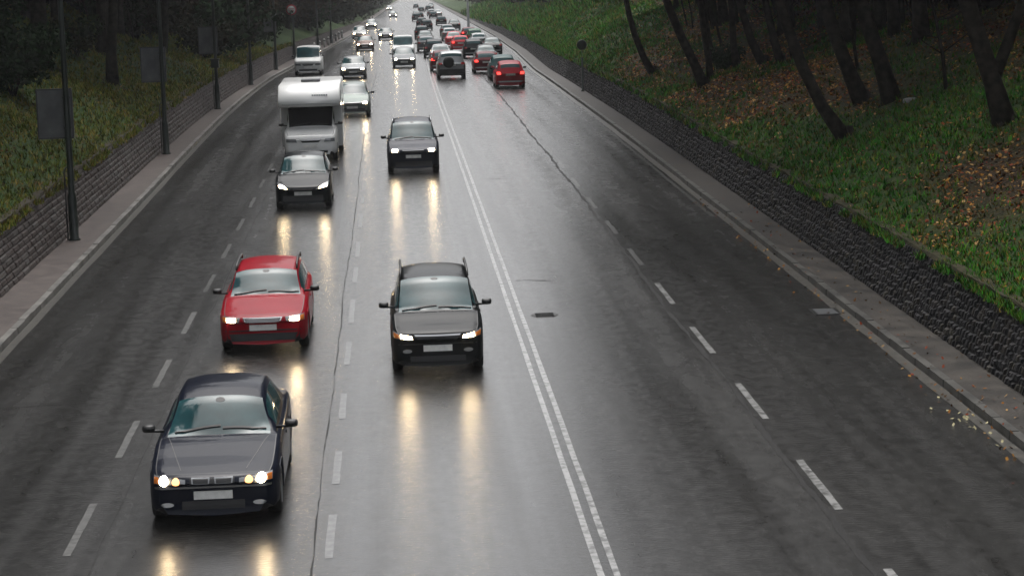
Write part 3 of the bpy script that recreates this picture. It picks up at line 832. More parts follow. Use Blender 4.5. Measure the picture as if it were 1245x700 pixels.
labs = ['nearest dark green lamp post on left pavement carrying a grey panel',
        'second lamp post from the left frame edge, grey panel behind it',
        'third lamp post on the left, grey panel above a small bracket box',
        'fourth lamp post on the left, the one without any panel',
        'fifth lamp post on the left with a small grey panel high up',
        'sixth lamp post on the left carrying a round red and white sign',
        'seventh dark lamp post far along the left pavement, just past the round sign',
        'farthest dark lamp post visible on the left pavement']
for o, l in zip(lamps, labs): o['label'] = l
for i in (0, 1, 2, 4): add_panel(lamps[i])
b = MB(); b.box(-.22, .16, -.14, .12, 2.05, 2.45); b.box(-.26, .20, -.16, .14, 2.45, 2.49); b.build('bracket_box', M['pole'], lamps[2], smooth=False)
b = MB(); b.lathe([(0, -.02), (.44, -.02), (.45, 0), (.44, .02), (0, .02)], 0, 0, 0, 'y', 28); s = b.build('round_sign', mat('red sign', (.35, .03, .04), rough=.4), lamps[5]); s.location = (-.1, -.14, 4.1)
b = MB(); b.lathe([(0, -.027), (.33, -.027), (.33, -.022)], 0, 0, 0, 'y', 28); b.build('sign_face', M['plate'], s)
b = MB(); b.box(-.24, .24, -.033, -.029, .06, .12); b.box(-.24, .24, -.033, -.029, -.10, -.04); b.build('sign_bars', mat('red bars', (.3, .03, .04), rough=.4), s, smooth=False)
# green post with a small dark head, right pavement
root = empty('sign_post', (10.0, 114.5, zr(114.5) + .115)); tag(root, 'slim dark green post with small round dark head beside the right wall', 'sign post')
b = MB(); b.lathe([(0, 0), (.10, 0), (.10, .03), (.06, .05), (.055, 1.75), (.02, 1.78), (.02, 2.2), (0, 2.2)], n=12); b.build('pole', M['pole'], root)
b = MB(); b.lathe([(0, -.06), (.22, -.06), (.27, -.02), (.27, .02), (.22, .06), (0, .06)], 0, 0, 2.42, 'y', 20); h = b.build('sign_head', M['pole'], root)
b = MB(); b.lathe([(.12, -.055), (.15, -.055), (.15, -.052)], 0, 0, 2.42, 'y', 20); b.build('ring', M['panel'], h)
# pale mast far ahead on the right
Y = 262; root = empty('mast', (xc(Y) + 7.9, Y, zr(Y) + .1)); tag(root, 'tall pale grey mast rising far ahead beside the queue of cars', 'mast')
b = MB(); b.lathe([(0, 0), (.20, 0), (.17, .3), (.12, 4.5), (.09, 10), (0, 10)], n=12); b.build('pole', mat('pale galvanised', (.50, .51, .52), rough=.5), root)
b = MB(); b.tube([(0, 0, 9.7), (-1.6, 0, 10.2)], .05, 8); b.build('arm', mat('galvanised arm', (.45, .46, .47), rough=.5), root)
# white bollards
bo = MB(); bo.lathe([(0, 0), (.11, 0), (.11, .75), (.085, .85), (0, .9)], n=10)
bp = empty('bollard'); bo.build('post', mat('white bollard paint', (.5, .5, .49), rough=.5), bp)
bb = MB(); bb.lathe([(.113, .6), (.113, .7)], n=10); bb.build('band', M['panel_rim'], bp)
for i in range(9):
    Y = 196 + i * 9.0; o = bp if i == 0 else copy_tree(bp); o.location = (LK(Y) - .45, Y, zr(Y) + .115)
    tag(o, 'small white bollard in the row edging the far left pavement', 'bollard', 'white bollards along the far left pavement')
# drain and manhole covers
def cover(x, Y, w, l, name, label, round_=False):
    root = empty(name, (x, Y, zr(Y))); tag(root, label, 'drain cover')
    b = MB()
    if round_: b.lathe([(0, .008), (.21, .008), (.27, .009), (.28, 0)], n=22)
    else: b.box(-w / 2, w / 2, -l / 2, l / 2, -.05, .012)
    b.build('frame', mat('cast iron', (.02, .02, .02), rough=.35, metal=.6, bump=.5, bscale=50), root, smooth=False)
    b = MB()
    for i in range(6): b.box(-w * .38, w * .38, -l * .42 + i * l * .15, -l * .42 + i * l * .15 + l * .06, .012, .018)
    b.build('grate', M['steel'] if not round_ else M['tar'], root, smooth=False)
cover(8.72, 43.9, .55, .75, 'drain_grate', 'iron drain grate in the gutter of the right lane')
cover(3.0, 44.8, .5, .5, 'manhole_cover', 'round manhole cover just right of the double centre line', True)

# ------------------------------------------------------------------ vehicles
def P(*pairs): return pchip([a for a, b in pairs], [b for a, b in pairs])

def build_car(spec, paintm, detail=2):
    """one car: nose at local y=-L/2, wheels on z=0; every panel its own mesh"""
    s = spec; L = s['L']; W = s['W']; hw = W / 2
    yc, yt, yrr, yrb = s['cowl'], s['wtop'], s['rroof'], s['rbase']
    root = empty(s.get('name', 'car'))
    fhw = P((0, .80), (.06, .885), (.2, .945), (.5, .985), (1.2, 1.0), (L * .6, 1.0), (L - .6, .985), (L - .2, .95), (L - .05, .90), (L, .84))
    deck = P(*s['deck']); fshd = s.get('shd', .05)
    roof = P((yc, deck(yc)), (yc + (yt - yc) * .5, deck(yc) + (s['H'] - s.get('fdrop', .05) - deck(yc)) * .54), (yt, s['H'] - s.get('fdrop', .05)), ((yt + yrr) / 2 - .1, s['H']), (yrr, s['H'] - s.get('rdrop', .05)), (yrb, deck(yrb)))
    rws = s.get('rw', .72)
    frw = P((0, .80), (yc, .80), (yt, rws), (yrr, rws - .01), (yrb, .80 if s['kind'] == 'sedan' else rws + .06), (L, .80))
    sill0 = s.get('sill', .20)
    wy = [s['fw'], s['rwh']]; wrad = s.get('wr', .315)
    def sill(y):
        z = sill0 + max(0, .10 - y * .5) + max(0, .12 - (L - y) * .5)
        for w in wy:
            d = abs(y - w); ar = wrad + .06
            if d < ar: z = max(z, wrad + math.sqrt(ar * ar - d * d) * .98)
        return z
    ys = {0, .012, .03, .06, .10, .15, .2, .27, .35, L, L - .012, L - .03, L - .06, L - .1, L - .15, L - .22, L - .3}
    seamset = {}
    keyb = [yc, yt, yrr, yrb]
    doors = s.get('doors', [])
    for k in [.16, yc - .03] + [d for dd in doors for d in dd]:
        ys |= {k, k + .012}; seamset[k] = 1
    ys |= {yc - .03, yc, yt, yrr, min(yrb, L - .02)}
    for w in wy:
        ar = wrad + .06
        for t in np.linspace(-1, 1, 15): ys.add(round(w + ar * math.sin(t * math.pi / 2), 4))
    y = .4
    while y < L - .3: ys.add(round(y, 3)); y += .11
    ys = sorted(v for v in ys if 0 <= v <= L)
    yy = [ys[0]]
    for v in ys[1:]:
        if v - yy[-1] > .006: yy.append(v)
    ys = yy
    NS, NT = 6, 9
    bow, rbow = s.get('bow', .20), s.get('rbow', .12)
    def section(y):
        w = hw * fhw(y); dk = deck(y); sh = dk - fshd; sz = sill(y)
        sz = min(sz, sh - .12)
        cab = yc < y < yrb
        rz_ = roof(y) if cab else dk
        pts = [(0, sill0 - .02 if sz < sill0 + .2 else sill0), (w * .86, max(sill0, .0) if sz > sill0 + .2 else sill0), (w * .93, sz), (w * .985, sz + .05)]
        z1 = sz + .05; z2 = sh - .10
        for t in (.25, .5, .75): pts.append((w * (1.0 - .012 * abs(t - .45)), z1 + (z2 - z1) * t))
        pts += [(w * .99, z2), (w * .972, sh - .035), (w * .94, sh), (w * .90, sh + .018)]
        bw, bz = w * .90, sh + .018
        tw = hw * frw(y) if cab else w * .80
        tz = rz_ - (.055 if cab else .018) * 1.0
        if cab:
            f = min(1, (rz_ - dk) / .10); tz = rz_ - .02 - .045 * f
            tz = max(tz, bz + .004)
        tw = min(tw, bw - .01)
        for k in range(1, NS + 1):
            t = k / NS; bul = .018 * math.sin(t * math.pi) if cab else 0
            pts.append((bw + (tw - bw) * t + bul, bz + (tz - bz) * t))
        for k in range(1, NT + 1):
            t = k / NT
            x = tw * (1 - t); e = 1 - (1 - t) ** 2
            rnd = e if not cab else 1 - (1 - t) ** 2.6
            pts.append((x, tz + (rz_ - tz) * rnd))
        return pts
    JB = 10                                     # index of cabin base
    JT = JB + NS                                # index of roof edge
    secs = [section(y) for y in ys]
    nj = len(secs[0])
    def P3(i, j, sx):
        x, z = secs[i][j]; y = ys[i]
        q = abs(x) / hw
        zz = z / max(.01, deck(max(0, min(L, y))))
        y2 = y + bow * q ** 2.2 * math.exp(-y / .55) - rbow * q ** 2.2 * math.exp(-(L - y) / .5)
        if z > deck(y) + .02 and yc < y < yrb:                 # curved screens
            y2 += s.get('wbow', .12) * q ** 2 * max(0, 1 - (y - yc) / max(.1, (yt - yc) * 1.6))
        if y < .5: y2 += s.get('rake', .05) * max(0, z - .45) / .3 * math.exp(-y / .12) * .6
        return (x * sx, y2 - L / 2, z)
    groups = {}
    def cell(g, i, j, sx):
        groups.setdefault(g, []).append((i, j, sx))
    for i in range(len(ys) - 1):
        ym = (ys[i] + ys[i + 1]) / 2
        isseam = any(abs(ym - (k + .006)) < .006 for k in seamset)
        for j in range(nj - 1):
            g = 'body'
            side_cab = JB <= j < JT; top = j >= JT
            tfr = (j + .5 - JT) / NT
            if top and yc + .02 < ym < yt - .015 and tfr > .02: g = 'windshield'
            elif top and yrr + (.05 if s['kind'] == 'sedan' else .06) < ym < yrb - (.03 if s['kind'] == 'sedan' else s.get('rgl', .35)) and tfr > .06: g = 'rear_window'
            elif side_cab and JB < j < JT - 1 and yc + .30 < ym < yrr + s.get('sgl', .1) and (roof(ym) - deck(ym)) > .16:
                g = 'side_window'
                for dd in doors:
                    if abs(ym - dd[1]) < .05: g = 'trim'
            elif side_cab and j == JT - 1 and yc < ym < yrb and s.get('gutter', 1): g = 'body'
            elif j >= JB - 1 and .166 < ym < yc - .03 and j > JB: g = 'bonnet'
            if isseam and ((j >= JB and ym < yc) or (3 <= j <= JB and ym > yc)): g = 'trim'
            if j in (0, 1): g = 'trim'
            if g == 'body' and j == JB and .16 < ym < yc: g = 'trim'
            if s.get('dark_low') and j <= 3: g = 'trim'
            if s.get('dark_bump') and g == 'body' and j <= 6 and (ym < .35 or ym > L - .35): g = 'trim'
            if g == 'body' and detail > 1:
                for dd in doors:
                    if dd[0] + .012 < ym < dd[1] and 3 <= j < JB: g = 'door'
            for sx in (1, -1): cell(g, i, j, sx)
    allv = MB()
    def make(g, lst):
        mb = MB(); idx = {}
        def vid(i, j, sx):
            if j == nj - 1 or j == 0: key = (i, j, 0)
            else: key = (i, j, sx)
            if key not in idx: idx[key] = len(mb.v); mb.v.append(P3(i, j, sx))
            return idx[key]
        for i, j, sx in lst:
            q = (vid(i, j, sx), vid(i, j + 1, sx), vid(i + 1, j + 1, sx), vid(i + 1, j, sx))
            mb.f.append(q if sx < 0 else q[::-1]); mb.m.append(0)
        if g == 'body':
            for i in (0, len(ys) - 1):
                for j in range(nj - 1):
                    q = (vid(i, j, 1), vid(i, j + 1, 1), vid(i, j + 1, -1), vid(i, j, -1))
                    q = tuple(dict.fromkeys(q))
                    if len(q) > 2: mb.f.append(q if i == 0 else q[::-1]); mb.m.append(0)
        return mb
    mats_ = {'body': paintm, 'bonnet': paintm, 'door': paintm, 'trim': M['trim'], 'windshield': M['glass'], 'rear_window': M['glass'], 'side_window': M['glass']}
    bodyo = None
    for g in ('body', 'bonnet', 'trim', 'windshield', 'rear_window', 'side_window', 'door'):
        if g not in groups: continue
        mb = make(g, groups[g]); b = len(allv.v); allv.v += mb.v; allv.f += [tuple(b + k for k in f) for f in mb.f]
        if g in ('side_window', 'door'):
            # split into separate panes / doors
            parent = list(range(len(mb.v)))
            def find(a):
                while parent[a] != a: parent[a] = parent[parent[a]]; a = parent[a]
                return a
            for f in mb.f:
                for k in f[1:]: parent[find(k)] = find(f[0])
            comp = {}
            for f in mb.f: comp.setdefault(find(f[0]), []).append(f)
            for fs in comp.values():
                m2 = MB(); mp = {}
                for f in fs:
                    nf = []
                    for k in f:
                        if k not in mp: mp[k] = len(m2.v); m2.v.append(mb.v[k])
                        nf.append(mp[k])
                    m2.f.append(tuple(nf)); m2.m.append(0)
                o = m2.build(g, mats_[g], root)
                if g == 'door' and detail > 1:
                    xs_ = [v[0] for v in m2.v]; yv = [v[1] for v in m2.v]; zv = [v[2] for v in m2.v]
                    sx = 1 if sum(xs_) > 0 else -1; h = MB(); zt = max(zv) - .17; ye = max(yv) - .12
                    h.box(sx * hw * .985 - .012, sx * hw * .985 + .018, ye - .16, ye, zt, zt + .03); h.build('handle', paintm, o)
        else:
            nm = {'trim': 'seals'}.get(g, g)
            o = mb.build(nm, mats_[g], root)
            if g == 'body': bodyo = o
    bvh = BVHTree.FromPolygons([Vector(v) for v in allv.v], allv.f)
    def hit(a, b, axis):
        if axis == 'f': o_, d_ = Vector((a, -L, b)), Vector((0, 1, 0))
        elif axis == 'r': o_, d_ = Vector((a, L, b)), Vector((0, -1, 0))
        elif axis == 't': o_, d_ = Vector((a, b, 4)), Vector((0, 0, -1))
        else: o_, d_ = Vector((3 * axis, a, b)), Vector((-axis, 0, 0))
        r_ = bvh.ray_cast(o_, d_)
        return (r_[0], d_) if r_[0] else (None, d_)
    def patch(c, axis, name, m, off=.008, nx=8, nz=5, rnd=False, parent=root, thick=.04):
        """c: four corners ll, lr, ur, ul seen along the axis"""
        mb = MB(); rows = []; last = None
        for iz in range(nz + 1):
            row = []
            for ix in range(nx + 1):
                u, v = ix / nx * 2 - 1, iz / nz * 2 - 1
                if rnd:
                    u, v = u * math.sqrt(max(0, 1 - v * v / 2)), v * math.sqrt(max(0, 1 - u * u / 2))
                u, v = (u + 1) / 2, (v + 1) / 2
                a = (c[0][0] * (1 - u) + c[1][0] * u) * (1 - v) + (c[3][0] * (1 - u) + c[2][0] * u) * v
                b = (c[0][1] * (1 - u) + c[1][1] * u) * (1 - v) + (c[3][1] * (1 - u) + c[2][1] * u) * v
                p_, d_ = hit(a, b, axis)
                if p_ is None: p_ = last if last else Vector((a, -L / 2, b)) if axis == 'f' else Vector((a, L / 2, b))
                last = p_; row.append((p_ - d_ * off))
            rows.append(row)
        mb.quadgrid(rows, 0)
        d_ = hit(0, .5, axis)[1]
        loop = rows[0] + [r_[-1] for r_ in rows[1:]] + rows[-1][-2::-1] + [r_[0] for r_ in rows[-2:0:-1]]
        mb.quadgrid([[p_, p_ + d_ * thick] for p_ in loop], 0, close_u=True)
        o = mb.build(name, m, parent, angle=50); return o
    def quad(x0, x1, z0, z1): return [(x0, z0), (x1, z0), (x1, z1), (x0, z1)]
    def mir(c): return [(-c[1][0], c[1][1]), (-c[0][0], c[0][1]), (-c[3][0], c[3][1]), (-c[2][0], c[2][1])]
    # wheels
    tw_ = .19
    for wy_ in wy:
        for sx in (1, -1):
            mb = MB(); x = sx * (hw - .02 - tw_ / 2)
            pr = [(wrad * .60, -tw_ / 2), (wrad * .93, -tw_ / 2), (wrad, -tw_ * .38), (wrad, tw_ * .38), (wrad * .93, tw_ / 2), (wrad * .60, tw_ / 2)]
            mb.lathe(pr, x, wy_ - L / 2, wrad, 'x', 22); wo_ = mb.build('wheel', M['tyre'], root)
            if detail > 0:
                mb = MB(); e = sx * tw_ * .36
                mb.lathe([(0, e + sx * .02), (wrad * .16, e + sx * .02), (wrad * .2, e), (wrad * .5, e - sx * .01), (wrad * .61, e + sx * .03)], x, wy_ - L / 2, wrad, 'x', 20)
                mb.build('rim', M['steel'], wo_)
    # arch liners
    mb = MB()
    for wy_ in wy:
        mb.box(-hw * .86, hw * .86, wy_ - L / 2 - wrad - .04, wy_ - L / 2 + wrad + .04, .24, wrad * 2 + .04)
    mb.build('wheel_wells', M['trim'], root, smooth=False)
    # mirrors
    if detail > 0:
        for sx in (1, -1):
            ym = s['mir'] - L / 2; zm = s.get('mirz', deck(s['mir']) + .06)
            mb = MB(); cx_ = sx * (hw + .105)
            G = []
            for k in range(12):
                t = 2 * math.pi * k / 12; ct, st_ = math.cos(t), math.sin(t)
                G.append([(cx_ + .02 * ct, ym - .055, zm + .012 * st_), (cx_ + .078 * abs(ct) ** .6 * (1 if ct > 0 else -1), ym - .035, zm + .048 * abs(st_) ** .6 * (1 if st_ > 0 else -1)),
                          (cx_ + .095 * abs(ct) ** .6 * (1 if ct > 0 else -1), ym + .03, zm + .060 * abs(st_) ** .6 * (1 if st_ > 0 else -1)), (cx_, ym + .035, zm)])
            mb.quadgrid(G, close_u=True, flip=True)
            mb.tube([(sx * (hw * .88), ym + .02, zm - .045), (cx_, ym, zm - .03)], .022, 6)
            mb.build('mirror', M['black_plastic'] if s.get('black_mirror', 1) else paintm, root)
    return root, patch, quad, mir, bodyo

SED = dict(kind='sedan', L=4.78, W=1.80, H=1.50, fdrop=.10, rdrop=.04, cowl=1.50, wtop=2.10, rroof=3.45, rbase=4.05, deck=[(0, .62), (.05, .69), (.2, .735), (.7, .83), (1.5, .965), (3.0, .99), (3.98, 1.03), (4.6, 1.00), (4.78, .86)],
           fw=.83, rwh=3.66, wr=.325, mir=1.72, doors=[(1.55, 2.55), (2.56, 3.4)], rw=.66, bow=.22, sgl=.05)
WAG = dict(kind='wagon', L=4.50, W=1.72, H=1.42, cowl=1.36, wtop=2.02, rroof=4.05, rbase=4.46, deck=[(0, .62), (.05, .70), (.2, .745), (.7, .83), (1.36, .93), (3.0, .97), (4.4, .98), (4.5, .86)],
           fw=.86, rwh=3.42, wr=.31, mir=1.58, doors=[(1.42, 2.4), (2.41, 3.25)], rw=.70, bow=.18, rdrop=.07, rgl=.10, sgl=-.1)
MPV = dict(kind='mpv', L=4.30, W=1.70, H=1.60, cowl=1.02, wtop=1.82, rroof=3.85, rbase=4.26, deck=[(0, .68), (.05, .77), (.2, .82), (.6, .91), (1.02, 1.02), (3.0, 1.03), (4.2, 1.03), (4.30, .86)],
           fw=.82, rwh=3.40, wr=.31, mir=1.40, doors=[(1.25, 2.2), (2.21, 3.1)], rw=.735, bow=.17, rdrop=.08, rgl=.12, sgl=-.1, mirz=1.10)
HAT = dict(kind='hatch', L=4.05, W=1.69, H=1.53, cowl=1.10, wtop=1.86, rroof=3.60, rbase=4.00, deck=[(0, .60), (.05, .68), (.2, .73), (.6, .84), (1.10, .99), (2.5, 1.02), (3.9, 1.01), (4.05, .84)],
           fw=.78, rwh=3.22, wr=.30, mir=1.40, doors=[(1.2, 2.3)], rw=.70, bow=.24, rdrop=.10, rgl=.14, sgl=-.1)
SUV = dict(kind='suv', L=4.45, W=1.78, H=1.76, cowl=1.35, wtop=1.90, rroof=4.05, rbase=4.40, deck=[(0, .85), (.05, .93), (.2, .97), (.7, 1.03), (1.35, 1.10), (3.0, 1.12), (4.3, 1.12), (4.45, .98)],
           fw=.85, rwh=3.55, wr=.36, mir=1.55, doors=[(1.42, 2.4), (2.41, 3.3)], rw=.76, bow=.10, rdrop=.06, rgl=.18, sgl=-.1, sill=.32, dark_bump=1, mirz=1.2)
VAN = dict(kind='mpv', L=4.8, W=1.90, H=1.97, cowl=.85, wtop=1.45, rroof=4.55, rbase=4.78, deck=[(0, .82), (.05, .95), (.2, 1.02), (.85, 1.20), (3.0, 1.22), (4.7, 1.22), (4.8, 1.1)],
           fw=.85, rwh=3.8, wr=.33, mir=1.15, doors=[(.95, 1.9)], rw=.80, bow=.14, rdrop=.04, rgl=.10, sgl=-.1, mirz=1.3, sill=.25)

def front_kit(k, s, lamps=True, fog=False, detail=2, style='plain', parent=None):
    root, patch, quad, mir, body = k
    W = s['W'] / 2; z = s.get('hz', .62)
    mlit = M['lit'] if lamps else M['lens']
    def wing(c, name, m, **kw):
        a = patch(c, 'f', name, m, **kw); b = patch(mir(c), 'f', name, m, **kw); return a, b
    if style == 'sedan_round':
        hs_ = wing([(.40 * 2 * W * .5 + .0, .585), (.80, .605), (.80, .70), (.36, .67)], 'headlight', M['lens'], off=.012, nx=10)
        for sg, h in zip((1, -1), hs_):
            patch(quad(sg * .655 - .062, sg * .655 + .062, .585, .705), 'f', 'bulb', mlit, off=.028, rnd=True, parent=h)
            patch(quad(sg * .49 - .052, sg * .49 + .052, .588, .69), 'f', 'inner_lamp', M['lit_dim'], off=.026, rnd=True, parent=h)
            patch(quad(sg * .765 - .03, sg * .765 + .03, .61, .685), 'f', 'turn_signal', M['orange_lens'], off=.02, parent=h)
        g = patch(quad(-.30, .30, .605, .685), 'f', 'grille', M['trim'], off=.008)
        for sg in (1, -1):
            gk = patch([(sg * .155 - .115, .60), (sg * .155 + .115, .60), (sg * .155 + .125, .695), (sg * .155 - .125, .695)], 'f', 'chrome_surround', M['lens'], off=.016, parent=g)
            patch([(sg * .155 - .098, .613), (sg * .155 + .098, .613), (sg * .155 + .106, .682), (sg * .155 - .106, .682)], 'f', 'mesh', M['trim'], off=.022, parent=gk)
        bs = patch(quad(-.86, .86, .535, .562), 'f', 'bumper_strip', M['chrome'], off=.018, nx=20, nz=1)
        for sg in (1, -1):
            y0, y1 = s['cowl'] - s['L'] / 2 - .05, .30 - s['L'] / 2
            patch([(sg * .44, y1), (sg * .44 + .012, y1), (sg * .70 + .012, y0), (sg * .70, y0)], 't', 'bonnet_crease', M['trim'], off=.003, nx=1, nz=12, thick=.002)
        patch(quad(-.42, .42, .25, .36), 'f', 'air_intake', M['trim'], off=.006, nx=12)
        zp = .44
        for sg in (1, -1): patch(quad(sg * .62 - .09, sg * .62 + .09, .29, .35), 'f', 'fog_lamp', M['lens'], off=.01, rnd=True)
    elif style == 'wagon':
        hs_ = wing([(.46, .60), (.80, .60), (.79, .715), (.43, .695)], 'headlight', M['lens'], off=.012, nx=8)
        for sg, h in zip((1, -1), hs_):
            patch(quad(sg * .61 - .085, sg * .61 + .085, .615, .69), 'f', 'bulb', mlit, off=.024, parent=h)
            patch(quad(sg * .755 - .03, sg * .755 + .03, .61, .70), 'f', 'turn_signal', M['orange_lens'], off=.026, parent=h)
        g = patch([(-.33, .585), (.33, .585), (.38, .70), (-.38, .70)], 'f', 'grille', M['chrome'], off=.014, nx=10)
        patch([(-.30, .605), (.30, .605), (.345, .682), (-.345, .682)], 'f', 'mesh', M['black_plastic'], off=.020, nx=10, parent=g)
        for zz in (.62, .64, .66): patch(quad(-.31, .31, zz, zz + .006), 'f', 'bar', M['chrome'], off=.026, nx=10, nz=1, parent=g)
        patch(quad(-.70, .70, .245, .385), 'f', 'air_intake', M['trim'], off=.008, nx=16); zp = .50  # intake widened so its black also paints the shade on the lower front
        patch(quad(-.82, .82, .43, .455), 'f', 'bumper_strip', M['trim'], off=.012, nx=16, nz=1)
    elif style == 'mpv':
        hs_ = wing([(.44, .66), (.79, .685), (.80, .79), (.46, .735)], 'headlight', M['lens'], off=.012, nx=8)
        for sg, h in zip((1, -1), hs_):
            c = [(.45, .675), (.665, .69), (.665, .755), (.47, .725)]
            patch(c if sg > 0 else mir(c), 'f', 'bulb', mlit, off=.024, parent=h)
            c = [(.70, .69), (.785, .695), (.79, .77), (.70, .755)]
            patch(c if sg > 0 else mir(c), 'f', 'turn_signal', M['orange_lens'], off=.02, parent=h)
        g = patch([(-.34, .64), (.34, .64), (.40, .73), (-.40, .73)], 'f', 'grille', M['trim'], off=.008, nx=10)
        patch([(-.40, .728), (.40, .728), (.42, .755), (-.42, .755)], 'f', 'chrome_bar', M['chrome'], off=.018, nx=10, nz=1, parent=g)
        patch(quad(-.50, .50, .26, .36), 'f', 'air_intake', M['trim'], off=.006, nx=12)
        for sg in (1, -1): patch(quad(sg * .55 - .085, sg * .55 + .085, .42, .49), 'f', 'fog_lamp', M['lens'], off=.012, rnd=True)
        patch(quad(-.80, .80, .565, .585), 'f', 'bumper_strip', M['trim'], off=.01, nx=16, nz=1); zp = .50
    elif style == 'hatch_cat':
        hs_ = wing([(.36, .60), (.74, .66), (.80, .80), (.60, .745)], 'headlight', M['lens'], off=.012, nx=8)
        for sg, h in zip((1, -1), hs_):
            c = [(.47, .635), (.70, .672), (.735, .735), (.58, .715)]
            patch(c if sg > 0 else mir(c), 'f', 'bulb', mlit, off=.024, parent=h)
        patch(quad(-.30, .30, .60, .635), 'f', 'grille', M['trim'], off=.008, nx=8)
        patch(quad(-.60, .60, .26, .42), 'f', 'air_intake', M['trim'], off=.006, nx=12); zp = .485
    elif style == 'tall':
        z = s.get('hz', .74)
        hs_ = wing([(W * .50, z - .07), (W * .90, z - .06), (W * .90, z + .06), (W * .54, z + .05)], 'headlight', M['lens'], off=.012, nx=8)
        for sg, h in zip((1, -1), hs_):
            patch(quad(sg * W * .70 - .09, sg * W * .70 + .09, z - .045, z + .04), 'f', 'bulb', mlit, off=.024, parent=h)
        g = patch([(-.30, z - .08), (.30, z - .08), (.40, z + .03), (-.40, z + .03)], 'f', 'grille', M['trim'], off=.01, nx=8)
        patch([(-.36, z + .0), (.36, z + .0), (.38, z + .02), (-.38, z + .02)], 'f', 'chrome_bar', M['chrome'], off=.018, nx=8, nz=1, parent=g)
        patch(quad(-.62, .62, s.get('sill', .2) + .05, .42), 'f', 'air_intake', M['trim'], off=.006, nx=12); zp = z - .21
    patch(quad(-.26, .26, zp - .055, zp + .055), 'f', 'number_plate', M['plate'], off=.026, nx=4, nz=2)
def rear_kit(k, s, lit=False, big=False):
    root, patch, quad, mir, body = k; W = s['W'] / 2; z = s.get('tz', .82)
    for sg in (1, -1):
        c = [(W * .62, z - .07), (W * .90, z - .07), (W * .90, z + .08), (W * .66, z + .08)]
        h = patch(c if sg > 0 else mir(c), 'r', 'tail_light', M['brake'] if lit else M['red_lens'], off=.012)
    patch(quad(-.26, .26, z - .13, z - .02), 'r', 'number_plate', M['plate'], off=.02, nx=4, nz=2)
    patch(quad(-W * .86, W * .86, .36, .44), 'r', 'bumper_strip', M['steel'], off=.012, nx=12, nz=1)
def wipers(k, s, L):
    root, patch, quad, mir, body = k
    y0 = s['wtop'] - L / 2 - .10
    patch([(-.075, y0 - .03), (.075, y0 - .03), (.06, y0 + .05), (-.06, y0 + .05)], 't', 'rear_view_mirror', M['trim'], off=.004, nx=4, nz=3, rnd=True, thick=.003)
    for (x0, x1) in ((-.62, .02), (.05, .66)):
        y0 = s['cowl'] - L / 2 + .06
        patch([(x0, y0), (x1, y0 + .035), (x1, y0 + .06), (x0, y0 + .03)], 't', 'wiper', M['trim'], off=.022, nx=10, nz=1, thick=.015)
def roof_rails(k, s, m, h=.05):
    root = k[0]; L = s['L']; x = s['W'] / 2 * s['rw'] + .005
    for sx in (1, -1):
        mb = MB(); y0, y1 = s['wtop'] + .12 - L / 2, s['rroof'] - .1 - L / 2; z = s['H'] - .045
        mb.tube([(sx * x, y0, z - .03), (sx * (x - .005), y0 + .15, z + h), (sx * (x - .01), (y0 + y1) / 2, z + h + .03), (sx * (x - .005), y1 - .15, z + h), (sx * x, y1, z - .04)], [.02, .024, .024, .024, .02], 8)
        mb.build('roof_rail', m, root)
def place(root, x, Ynose, L, back=False, yaw=0.0):
    """Ynose: the end nearest to the camera"""
    Yc = Ynose + L / 2
    root.location = (x, Yc, zr(Yc))
    sl = math.atan((zr(Yc + 2) - zr(Yc - 2)) / 4)
    root.rotation_euler = (sl, 0, yaw) if not back else (-sl, 0, math.pi + yaw)

PNT = dict(navy=paint('near-black navy paint', (.007, .009, .017)), red=paint('red paint', (.24, .006, .014), rough=.4),
           black=paint('black paint', (.011, .012, .013)), dblue=paint('dark blue grey paint', (.016, .018, .028), .2),
           dgrey=paint('dark grey paint', (.012, .014, .016)), white=paint('white paint', (.62, .63, .62)),
           silver=paint('silver paint', (.26, .27, .275), .5), green=paint('green paint', (.02, .085, .04)), maroon=paint('maroon paint', (.10, .012, .018)),
           grey=paint('grey paint', (.12, .125, .13), .4), teal=paint('teal paint', (.02, .06, .06)), gold=paint('bronze paint', (.13, .07, .05), .4), brightred=paint('bright red paint', (.45, .04, .05)))

# 1 black saloon, nearest
k = build_car(SED, PNT['navy']); front_kit(k, SED, style='sedan_round'); wipers(k, SED, SED['L'])
place(k[0], -2.60, 28.75, SED['L'], yaw=.0); k[0].name = 'saloon_car'; tag(k[0], 'near-black saloon with round lit headlights, nearest car on the left', 'car')
# 2 red estate
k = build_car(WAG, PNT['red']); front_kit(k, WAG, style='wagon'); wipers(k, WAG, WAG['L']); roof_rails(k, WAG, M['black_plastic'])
place(k[0], -2.64, 41.6, WAG['L']); k[0].name = 'estate_car'; tag(k[0], 'red estate car with chrome-framed grille driving behind the nearest black saloon', 'car')
# 3 black people carrier
k = build_car(MPV, PNT['black']); front_kit(k, MPV, style='mpv'); wipers(k, MPV, MPV['L']); roof_rails(k, MPV, M['black_plastic'], .06)
place(k[0], .66, 38.7, MPV['L']); k[0].name = 'people_carrier'; tag(k[0], 'black people carrier with roof rails and lit headlights beside the red estate', 'car')
# 4 dark hatchback
k = build_car(HAT, PNT['dgrey']); front_kit(k, HAT, style='hatch_cat'); wipers(k, HAT, HAT['L'])
place(k[0], -2.75, 65.0, HAT['L']); k[0].name = 'hatchback_car'; tag(k[0], 'dark hatchback with slanted lit headlights in front of the white motorhome', 'car')
